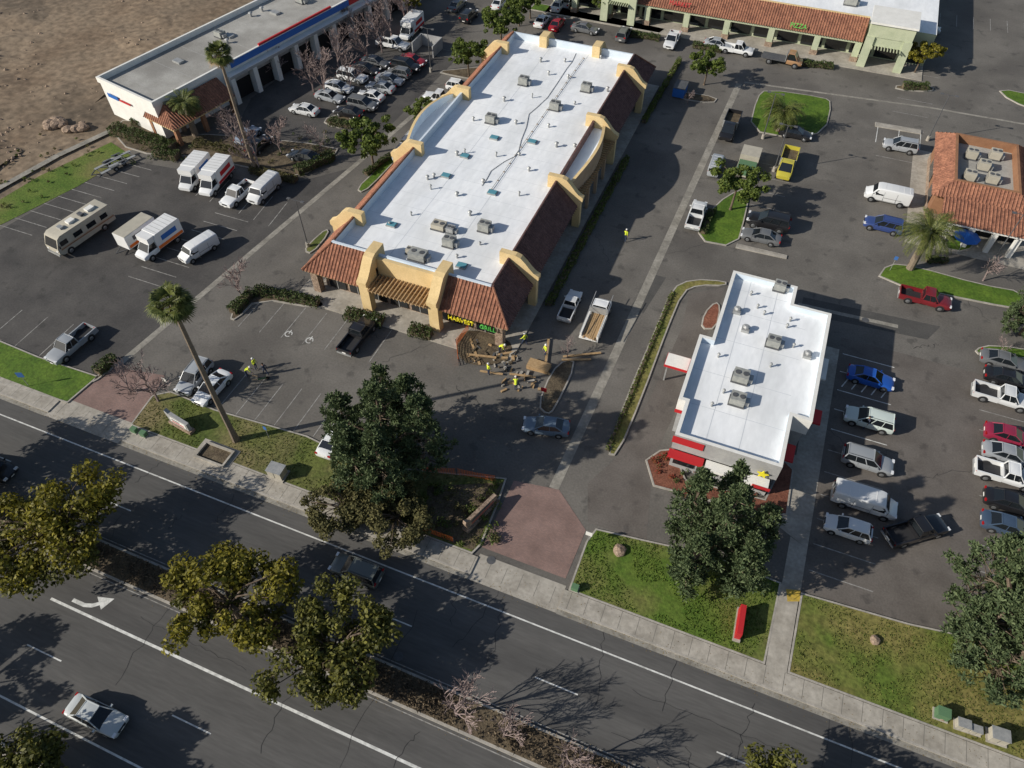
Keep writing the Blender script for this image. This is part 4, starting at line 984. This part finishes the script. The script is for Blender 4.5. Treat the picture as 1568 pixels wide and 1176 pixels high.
for u,v,m,s in ((243,615,B1,1.1),(372,458,B2,1.0),(398,262,B1,1.15),(500,150,B2,1.4),(538,140,B1,1.2),(432,238,B2,1.05),(492,232,B3,1.0),(600,62,B1,1.3),(585,80,B2,1.3),(1505,430,B3,.95),(868,548,B3,.6),
                (430,120,B2,1.0),(620,40,B2,1.2),(1530,540,B3,.5),(1052,160,B3,.5),(375,235,B2,1.1),(480,140,B1,1.2),(565,100,B1,1.3),(545,60,B2,1.1),(200,600,B3,.9),(360,215,B1,.9),(520,105,B1,1.1)):
    tree('bare_tree',m,u,v,R.random()*6,s)
for x,s in ((-8.5,1.0),(-4.5,.7),(.5,.85),(6,.8)): inst('bare_tree',B1,(x-1.5,13.4,.1),R.random()*6,s)
inst('bare_tree',B2,(-44,-3.6,.1),1,1.1)
# hedges & shrubs
r=random.Random(5); b=MB()
def H(p,q,w=1.2,h=.9,**k): hedge(b,G(*p),G(*q),w,h,r,**k)
H((175,203),(268,232),1.8,1.3); H((205,188),(250,200),1.2,.9); H((240,238),(275,245),1.6,1.1)
H((385,262),(455,280),1.2,.8,k='shrub'); H((455,268),(512,242),1.4,1.1); H((300,222),(380,240),1.2,.8,k='shrub')
H((356,482),(388,450)); H((392,448),(490,468)); H((530,485),(588,497),1.4,1.0); H((628,508),(662,518),1.4,1.0)
H((1075,360),(1090,325),.8,.6)
H((965,55),(1010,62),1.2,.8);H((1060,72),(1105,80),1.2,.8);H((1225,100),(1275,105),1.2,.8)
H((840,470),(960,245),.8,.7,k='leaf',dens=80); H((985,190),(1040,95),.7,.8,k='leaf',dens=80)
H((150,575),(178,550),1.2,.9); H((930,692),(1030,448),.4,.35,k='leaf',dens=60); H((560,270),(600,240),.8,.7); H((505,190),(540,196),1.4,.9); H((1380,136),(1420,138),1.1,1.0)
H((1415,400),(1450,402),.9,.6)
b.build('hedge')
b=MB()
for i in range(46):
    u=650+R.random()*115; v=740+R.random()*95; x,y=G(u,v)
    if y<26.6: continue
    rr=R.uniform(.25,.6); cloud(b,(x,y,.15+rr*.6),(rr,rr,rr*.7),int(160*rr),.09,R.choice(['hedge','shrub','leaf']),r)
for i in range(24):
    x,y=G(470+R.random()*180,735+R.random()*85)
    if y<26.7: continue
    rr=R.uniform(.3,.8); cloud(b,(x,y,.15+rr*.6),(rr,rr,rr*.8),int(170*rr),.1,R.choice(['shrub','shrub','leaf']),r)
for i in range(14):
    x,y=G(1000+R.random()*180,720+R.random()*45); rr=R.uniform(.2,.4); cloud(b,(x,y,.2+rr*.5),(rr,rr,rr*.8),60,.08,R.choice(['hedge','flower']),r)
for i in range(10):
    x,y=G(995+R.random()*35,695+R.random()*30); cloud(b,(x,y,.35),(.3,.3,.3),50,.08,'flower',r)
for i in range(70):
    x,y=G(180+R.random()*330,205+R.random()*50); rr=R.uniform(.25,.5); cloud(b,(x,y,.15+rr*.6),(rr,rr,rr*.7),int(90*rr),.1,R.choice(['hedge','shrub']),r)
for i in range(60):
    x,y=G(R.uniform(-20,170),R.uniform(205,320)); rr=R.uniform(.15,.35)
    if x<-89: cloud(b,(x,y,.15+rr*.6),(rr,rr,rr*.7),30,.1,R.choice(['leaf','shrub']),r)
b.build('shrub_planting')
b=MB(); b.poly([G(655,745),G(770,740),G(752,790),(G(735,838)[0]-.4,26.6),(G(650,815)[0],26.6)],.128,'mulch'); b.build('bare_soil_bed')
b=MB()
def inpoly(x,y,P):
    c=False;n=len(P)
    for i in range(n):
        (x1,y1),(x2,y2)=P[i],P[i-1]
        if (y1>y)!=(y2>y) and x<(x2-x1)*(y-y1)/(y2-y1)+x1: c=not c
    return c
M['blade']=mat('grass_blades',(.06,.10,.015),(.19,.19,.05),island=True,transl=.2)
M['bladeg']=mat('green_grass_blades',(.055,.11,.012),(.14,.19,.03),island=True,transl=.2)
for P,n,k in ((fr,9000,'blade'),(g3,7500,'bladeg'),([(xr,26.25),(40,26.25),(40,g4[2][1]),g4[1],g4[0]],9000,'blade')):
    P=inset(ccw(P),.25); xs=[p[0] for p in P]; ys=[p[1] for p in P]
    for i in range(n):
        x,y=R.uniform(min(xs),max(xs)),R.uniform(min(ys),max(ys))
        if not inpoly(x,y,P) or mathutils.noise.noise(Vector((x*.3,y*.3,0)))<-.15: continue
        a=R.random()*6.3; l=R.uniform(.05,.10); b.face([(x-l*cos(a),y-l*sin(a),.12),(x+l*cos(a),y+l*sin(a),.12),(x+R.uniform(-.05,.05),y+R.uniform(-.05,.05),.12+l)],k)
b.build('grass_tufts')
# fallen leaves along gutters and verges
M['litter']=mat('leaf_litter',(.10,.06,.02),(.28,.20,.07),island=True)
b=MB()
for i in range(2600):
    if i%2: x,y=R.uniform(-70,35),24.4-abs(R.gauss(0,.35))
    else: x,y=R.uniform(-70,35),R.choice([12.3-abs(R.gauss(0,.3)),15.05+abs(R.gauss(0,.3)),24.7+R.random()*1.4])
    z=.14 if y>24.6 else .02
    if y>24.6 and any(a<x<c for a,c in (d1,d2)): z=.03
    a=R.random()*6.3; l=R.uniform(.03,.08); b.face([(x,y,z),(x+l*cos(a),y+l*sin(a),z+.01),(x-l*sin(a),y+l*cos(a),z+.02)],'litter')
b.build('leaf_litter')

# ------------------------------------------------------------------ street furniture
def pole(u,v,h=7,arm=.8):
    b=MB(); b.tube((0,0,0),(0,0,.7),.26,.24,'conc',12,True); b.tube((0,0,.7),(0,0,h),.08,.05,'metald',8)
    for s in (-1,1): b.obox((0,0,h),(s*arm,0,h+.1),.05,.05,'metald'); b.cbox((s*(arm+.15),0,h),(.45,.3,.12),'metald')
    b.build('parking_lot_lamp',loc=(*G(u,v),0))
for q in ((472,378),(1168,212),(1520,400),(1185,262),(1420,215),(660,110)): pole(*q)
def sign(name,u,v,h,k,w=.6,hh=.6,rot=0):
    b=MB(); b.tube((0,0,0),(0,0,h),.03,.03,'metal',6); b.cbox((0,-.04,h-hh),(w,.03,hh),k); b.build(name,loc=(*G(u,v),.1),rot=rot)
sign('blue_wayfinding_sign',45,592,2.2,'bluemk',.7,.7,.4); sign('accessible_parking_sign',413,672,2.0,'bluemk',.35,.5); sign('accessible_parking_sign',900,830,1.8,'whitew',.6,.6); sign('traffic_sign',1362,415,2.2,'bluemk',.4,.5)
sign('parking_sign',262,600,2.2,'whitew',.5,.6); sign('stop_sign',832,615,2.2,'red',.6,.6)
def monument(u,v,L,h,rot,k,face):
    e=empty('monument_sign',(*G(u,v),.12),rot)
    b=MB(); b.box(-L/2-.2,L/2+.2,-.35,.35,0,.35,'stone')
    A=[(-L/2,.35),(L/2,.35),(L/2,h*.8),(-L/2+.25,h),(-L/2-.15,h+.35),(-L/2-.25,h)]
    b.face([(x,-.18,z) for x,z in A],k); b.face([(x,.18,z) for x,z in reversed(A)],k)
    for i in range(len(A)): b.face([(A[i-1][0],-.18,A[i-1][1]),(A[i-1][0],.18,A[i-1][1]),(A[i][0],.18,A[i][1]),(A[i][0],-.18,A[i][1])],k)
    b.build('body',e)
    b=MB(); b.box(-L/2+.3,L/2-.2,-.22,-.182,.6,h*.8-.1,face); b.box(-L/2+.5,L/2-.5,-.235,-.222,.7,.85,'red'); b.box(-L/2+.5,L/2-1.0,-.235,-.222,1.0,1.15,'metald'); b.build('panel',e)
monument(280,655,2.6,1.7,radians(-8),'greyw','whitew'); monument(737,790,4.0,1.5,radians(72),'stone','tan')
b=MB(); b.box(-.22,.22,-1.3,1.3,.2,1.3,'red'); b.box(-.26,.26,-1.0,.5,.5,1.0,'red'); b.box(-.3,.3,-1.5,1.5,0,.2,'conc'); b.build('red_menu_sign',loc=(*G(1130,958),.12),rot=.05)
b=MB(); b.box(-.6,.6,-.5,.5,0,.12,'conc'); b.box(-.5,.5,-.4,.4,.12,.95,'greenbox'); b.box(-.52,.52,-.42,.42,.95,1.0,'greenbox'); gm=b.mesh('g')
for u,v,s in ((208,662,.6),(222,668,.6),(880,903,.6),(1438,1096,.9)): inst('utility_cabinet',gm,(*G(u,v),.12),0,s)
b=MB(); b.box(-.9,.9,-.7,.7,0,.14,'conc'); b.prism([(-.75,-.55),(.75,-.55),(.75,.55),(-.75,.55)],.14,1.15,'beige'); b.box(-.8,.8,-.6,.6,1.15,1.22,'metal'); b.box(-.02,.02,-.57,-.552,.2,1.1,'metald'); um=b.mesh('u')
for u,v,s in ((427,728,1.0),(1470,1112,.6),(1490,1120,.5),(1523,1130,.8)): inst('electrical_transformer_box',um,(*G(u,v),.12),.05,s)
e=empty('utility_vault',(*G(330,698),.12)); b=MB(); b.box(-2.1,2.1,-1.3,1.3,0,.05,'conc'); 
for q in ((-1.7,1.7,-1.0,-.8),(-1.7,1.7,.8,1.0),(-1.7,-1.5,-.8,.8),(1.5,1.7,-.8,.8)): b.box(*q,.05,.3,'conc')
b.poly([(-1.5,-.8),(1.5,-.8),(1.5,.8),(-1.5,.8)],.056,'mulch'); b.build('kerb',e)
b=MB(); b.tube((0,0,0),(0,0,.011),.4,.4,'metald',16,True); mh=b.mesh('mh')
for u,v in ((752,858),(1160,600),(955,365),(610,1005),(1325,490)): inst('manhole_cover',mh,(*G(u,v),.022 if v<900 else .012))
def fence(pts):
    mb=MB()
    for p,q in zip(pts,pts[1:]):
        p=Vector(p);q=Vector(q);L=(q-p).length;n=max(1,int(L/2)); prev=None
        for i in range(n+1):
            c=p.lerp(q,i/n); lean=R.uniform(-.12,.12); t=Vector((c.x+lean,c.y+R.uniform(-.1,.1),1.15+R.uniform(-.15,.05)))
            mb.tube((c.x,c.y,.0),t,.03,.03,'metald',5)
            if prev:
                a0,a1=prev
                for j in range(6):
                    f=.1+j*.17; A=a0.lerp(a1,f); B=Vector((c.x,c.y,0)).lerp(t,f); Mi=(A+B)/2-Vector((0,0,.08+.05*R.random())); mb.obox(A,Mi,.015,.05,'orange'); mb.obox(Mi,B,.015,.05,'orange')
                m=int(L/n/.25)
                for w in range(m): f=w/m; mb.obox((a0.lerp(Vector((c.x,c.y,0)),f))+Vector((0,0,.08)),a1.lerp(t,f)-Vector((0,0,.1)),.015,.035,'orange')
            prev=(Vector((c.x,c.y,0)),t)
    mb.build('orange_safety_fence')
fence(GP((703,560),(700,530),(718,505))); fence(GP((645,722),(700,728),(760,738))); fence([(p[0],max(p[1],26.7)) for p in GP((640,828),(690,842))])
b=MB()
def plank(u0,v0,u1,v1,z=.1,w=.25): b.obox((*G(u0,v0),z),(*G(u1,v1),z),w,.06,'wood')
for q in ((862,548,920,542),(860,553,905,552),(812,552,842,575),(720,520,735,560),(760,545,790,540),(735,570,770,575),(780,575,820,580),(715,545,760,550),(840,520,835,560)): plank(*q,z=.16+R.random()*.15)
x,y=G(825,563); 
for i in range(7): b.cbox((x,y,.02+i*.07),(2.4+R.uniform(-.1,.1),1.25,.055),'wood',R.uniform(-.05,.05))
x,y=G(752,545); 
for i in range(50): b.cbox((x+R.uniform(-3,3),y+R.uniform(-1.6,1.6),.02),(R.uniform(.1,.8),R.uniform(.1,.3),R.uniform(.12,.3)),R.choice(['wood','mulch','conc','metald','mulch']),R.random()*3)
for i in range(18):
    x,y=G(800+R.uniform(-30,30),585+R.uniform(-14,14)); b.cbox((x,y,.02),(R.uniform(.1,.9),R.uniform(.1,.3),R.uniform(.05,.3)),R.choice(['wood','conc','wood']),R.random()*3)
b.build('construction_materials')
b=MB(); b.poly(chaikin(GP((700,500),(790,520),(775,560),(700,560)),2),.126,'mulch'); b.build('excavated_soil')
b=MB(); x,y=G(1040,145); b.prism([(x-.9,y-1.3),(x+.9,y-1.3),(x+.9,y+1.3),(x-.9,y+1.3)],.2,1.6,'blue','trim'); b.box(x-.95,x+.95,y-1.35,y+1.35,1.6,1.7,'metald'); b.build('blue_dumpster')
b=MB(); x,y=G(655,78)
for q in ((x-2,x+2,y+1.6,y+1.8),(x-2,x-1.8,y-1.8,y+1.6),(x+1.8,x+2,y-1.8,y+1.6)): b.box(*q,0,1.9,'greyw')
b.build('trash_enclosure')

# ------------------------------------------------------------------ people
def person(kind,vest='hivis',hat='hat'):
    J={}; E=[]
    def jt(n,p,r,par=None):
        J[n]=(len(J),p,r)
        if par: E.append((J[par][0],J[n][0]))
    bend = kind=='bend'; walk=kind=='walk'
    jt('pelvis',(0,0,.95),(.15,.115)); 
    fx=.38 if bend else 0
    jt('waist',(fx*.3,0,1.10),(.14,.10),'pelvis'); jt('chest',(fx*.9,0,1.30-fx*.2),(.175,.12),'waist'); jt('neck',(fx*1.3,0,1.50-fx*.5),(.06,.06),'chest')
    jt('head0',(fx*1.45,0,1.60-fx*.6),(.085,.08),'neck'); jt('head1',(fx*1.6,0,1.70-fx*.7),(.085,.09),'head0')
    cz=1.43-fx*.4; cx=fx*1.1
    for s,n in ((1,'l'),(-1,'r')):
        sw=(.18*s if walk else .06)
        jt('sh'+n,(cx,.19*s,cz),(.06,.06),'chest'); jt('el'+n,(cx+sw+(.1 if bend else 0),.25*s,cz-.29),(.045,.045),'sh'+n)
        jt('wr'+n,(cx+sw*1.6+(.25 if bend else .1),.24*s,cz-.50),(.032,.032),'el'+n); jt('pm'+n,(cx+sw*1.7+(.28 if bend else .12),.24*s,cz-.58),(.04,.024),'wr'+n)
        for f in range(5):
            jt('f%d'%f+n,(cx+sw*1.7+(.29 if bend else .13)+(-.036+.018*f),.24*s+(.03*-s if f==4 else 0),cz-.645+(.02*abs(f-1.5)*.5)),(.010,.010),'pm'+n)
        lw=(.22*s if walk else 0)
        jt('hp'+n,(0,.09*s,.88),(.10,.095),'pelvis'); jt('kn'+n,(lw*.7+.03,.10*s,.49),(.065,.065),'hp'+n); jt('an'+n,(lw*1.2-(.05 if walk and s<0 else 0),.10*s,.09),(.045,.045),'kn'+n); jt('to'+n,(lw*1.2+.15,.11*s,.045),(.045,.035),'an'+n)
    me=bpy.data.meshes.new('p'); me.from_pydata([v[1] for v in J.values()],E,[]); o=bpy.data.objects.new('tmp',me); link(o)
    sk=o.modifiers.new('s','SKIN'); lay=me.skin_vertices[0] if len(me.skin_vertices) else None
    if lay is None:
        bm=bmesh.new(); bm.from_mesh(me); bm.verts.layers.skin.verify(); bm.to_mesh(me); bm.free(); lay=me.skin_vertices[0]
    for i,v in enumerate(J.values()): lay.data[i].radius=v[2]
    lay.data[0].use_root=True
    ss=o.modifiers.new('u','SUBSURF'); ss.levels=1; ss.render_levels=1
    dg=bpy.context.evaluated_depsgraph_get(); m2=bpy.data.meshes.new_from_object(o.evaluated_get(dg)); bpy.data.objects.remove(o)
    ks=['jean',vest,'skin','shoe',hat]
    m2.materials.clear()
    for k in ks: m2.materials.append(M[k])
    hz=J['head1'][1]; nk=J['neck'][1]
    for p in m2.polygons:
        c=p.center
        i=0
        if c.z<.10: i=3
        elif c.z>.97: i=1
        if abs(c.y)>.17 and c.z<cz-.42 and c.z>cz-.75: i=2
        if (c-Vector(nk)).length<.07 or (c.z>nk[2]+.02 and abs(c.y)<.12): i=2
        if c.z>hz[2]+.015: i=4
        p.material_index=i; p.use_smooth=True
    b=MB(); hx,_,z=hz
    b.tube((hx+.01,0,z+.025),(hx+.015,0,z+.04),.135,.12,hat,12,True); b.tube((hx,0,z+.04),(hx,0,z+.14),.115,.05,hat,12,True)
    b.tube((hx+.07,0,z-.04),(hx+.115,0,z-.06),.012,.018,'skin',5,True)
    for s in (-1,1): b.tube((hx-.01,s*.08,z-.05),(hx-.01,s*.10,z-.04),.025,.02,'skin',6,True); b.tube((hx+.075,s*.032,z-.02),(hx+.088,s*.032,z-.02),.012,.01,'hair',6,True)
    b.tube((hx+.07,-.025,z-.095),(hx+.07,.025,z-.095),.008,.008,'red',5,True)
    m3=b.mesh('hh')
    bm=bmesh.new(); bm.from_mesh(m2); n0=len(bm.faces); bm.from_mesh(m3); bm.faces.ensure_lookup_table()
    off=len(ks)
    for i in range(n0,len(bm.faces)): bm.faces[i].material_index+=off
    for mm in m3.materials: m2.materials.append(mm)
    bm.to_mesh(m2); bm.free(); return m2
try:
    P1=person('stand'); P2=person('bend'); P3=person('walk','shirt','hair'); P4=person('walk')
    for me,u,v,r_ in ((P1,393,566,0),(P2,379,577,.5),(P3,408,574,2.8),(P1,748,574,1),(P2,790,598,2),(P4,957,369,1.5),(P2,765,540,0),(P4,803,528,3),(P3,1322,655,1),(P1,835,545,4)):
        inst('construction_worker' if me is not P3 else 'pedestrian',me,(*G(u,v),.03),r_,1.04)
except Exception as ex:
    print('PERSON ERR',ex)
b=MB(); b.prism([(-.35,-.3),(.45,-.22),(.45,.22),(-.35,.3)],.4,.65,'greenbox','trim'); b.tube((.6,-.04,.2),(.6,.04,.2),.2,.2,'tyre',12,True)
for s in (-1,1): b.obox((.6,s*.06,.2),(-.9,s*.3,.6),.04,.04,'wood'); b.obox((-.3,s*.25,.4),(-.35,s*.25,0),.03,.03,'metald')
b.build('wheelbarrow',loc=(*G(402,582),.02),rot=.6)

# ------------------------------------------------------------------ light, sky, camera
el,az=radians(28),radians(37.5)
d=Vector((cos(az)*cos(el),sin(az)*cos(el),-sin(el)))
sl=bpy.data.lights.new('sun','SUN'); sl.energy=5.0; sl.angle=radians(.53); sl.color=(1,.94,.84)
so=bpy.data.objects.new('sun',sl); link(so); so.rotation_euler=d.to_track_quat('-Z','Y').to_euler(); so.location=(-60,-60,80)
w=bpy.data.worlds.new('World'); scene.world=w; w.use_nodes=True; nt=w.node_tree
sky=nt.nodes.new('ShaderNodeTexSky'); sky.sky_type='NISHITA'; sky.sun_disc=False; sky.sun_elevation=el; sky.sun_rotation=atan2(-d.x,-d.y)
bg=nt.nodes['Background']; nt.links.new(sky.outputs[0],bg.inputs[0]); bg.inputs[1].default_value=.09
cam=bpy.data.cameras.new('camera'); co=bpy.data.objects.new('camera',cam); link(co); co.location=(0,0,HC); co.rotation_euler=(pi/2-TH,0,YAW)
cam.sensor_width=36; cam.lens=36*FP/1568; cam.clip_end=8000; cam.clip_start=1; scene.camera=co
scene.view_settings.view_transform='Standard'; scene.view_settings.look='None'; scene.view_settings.exposure=0
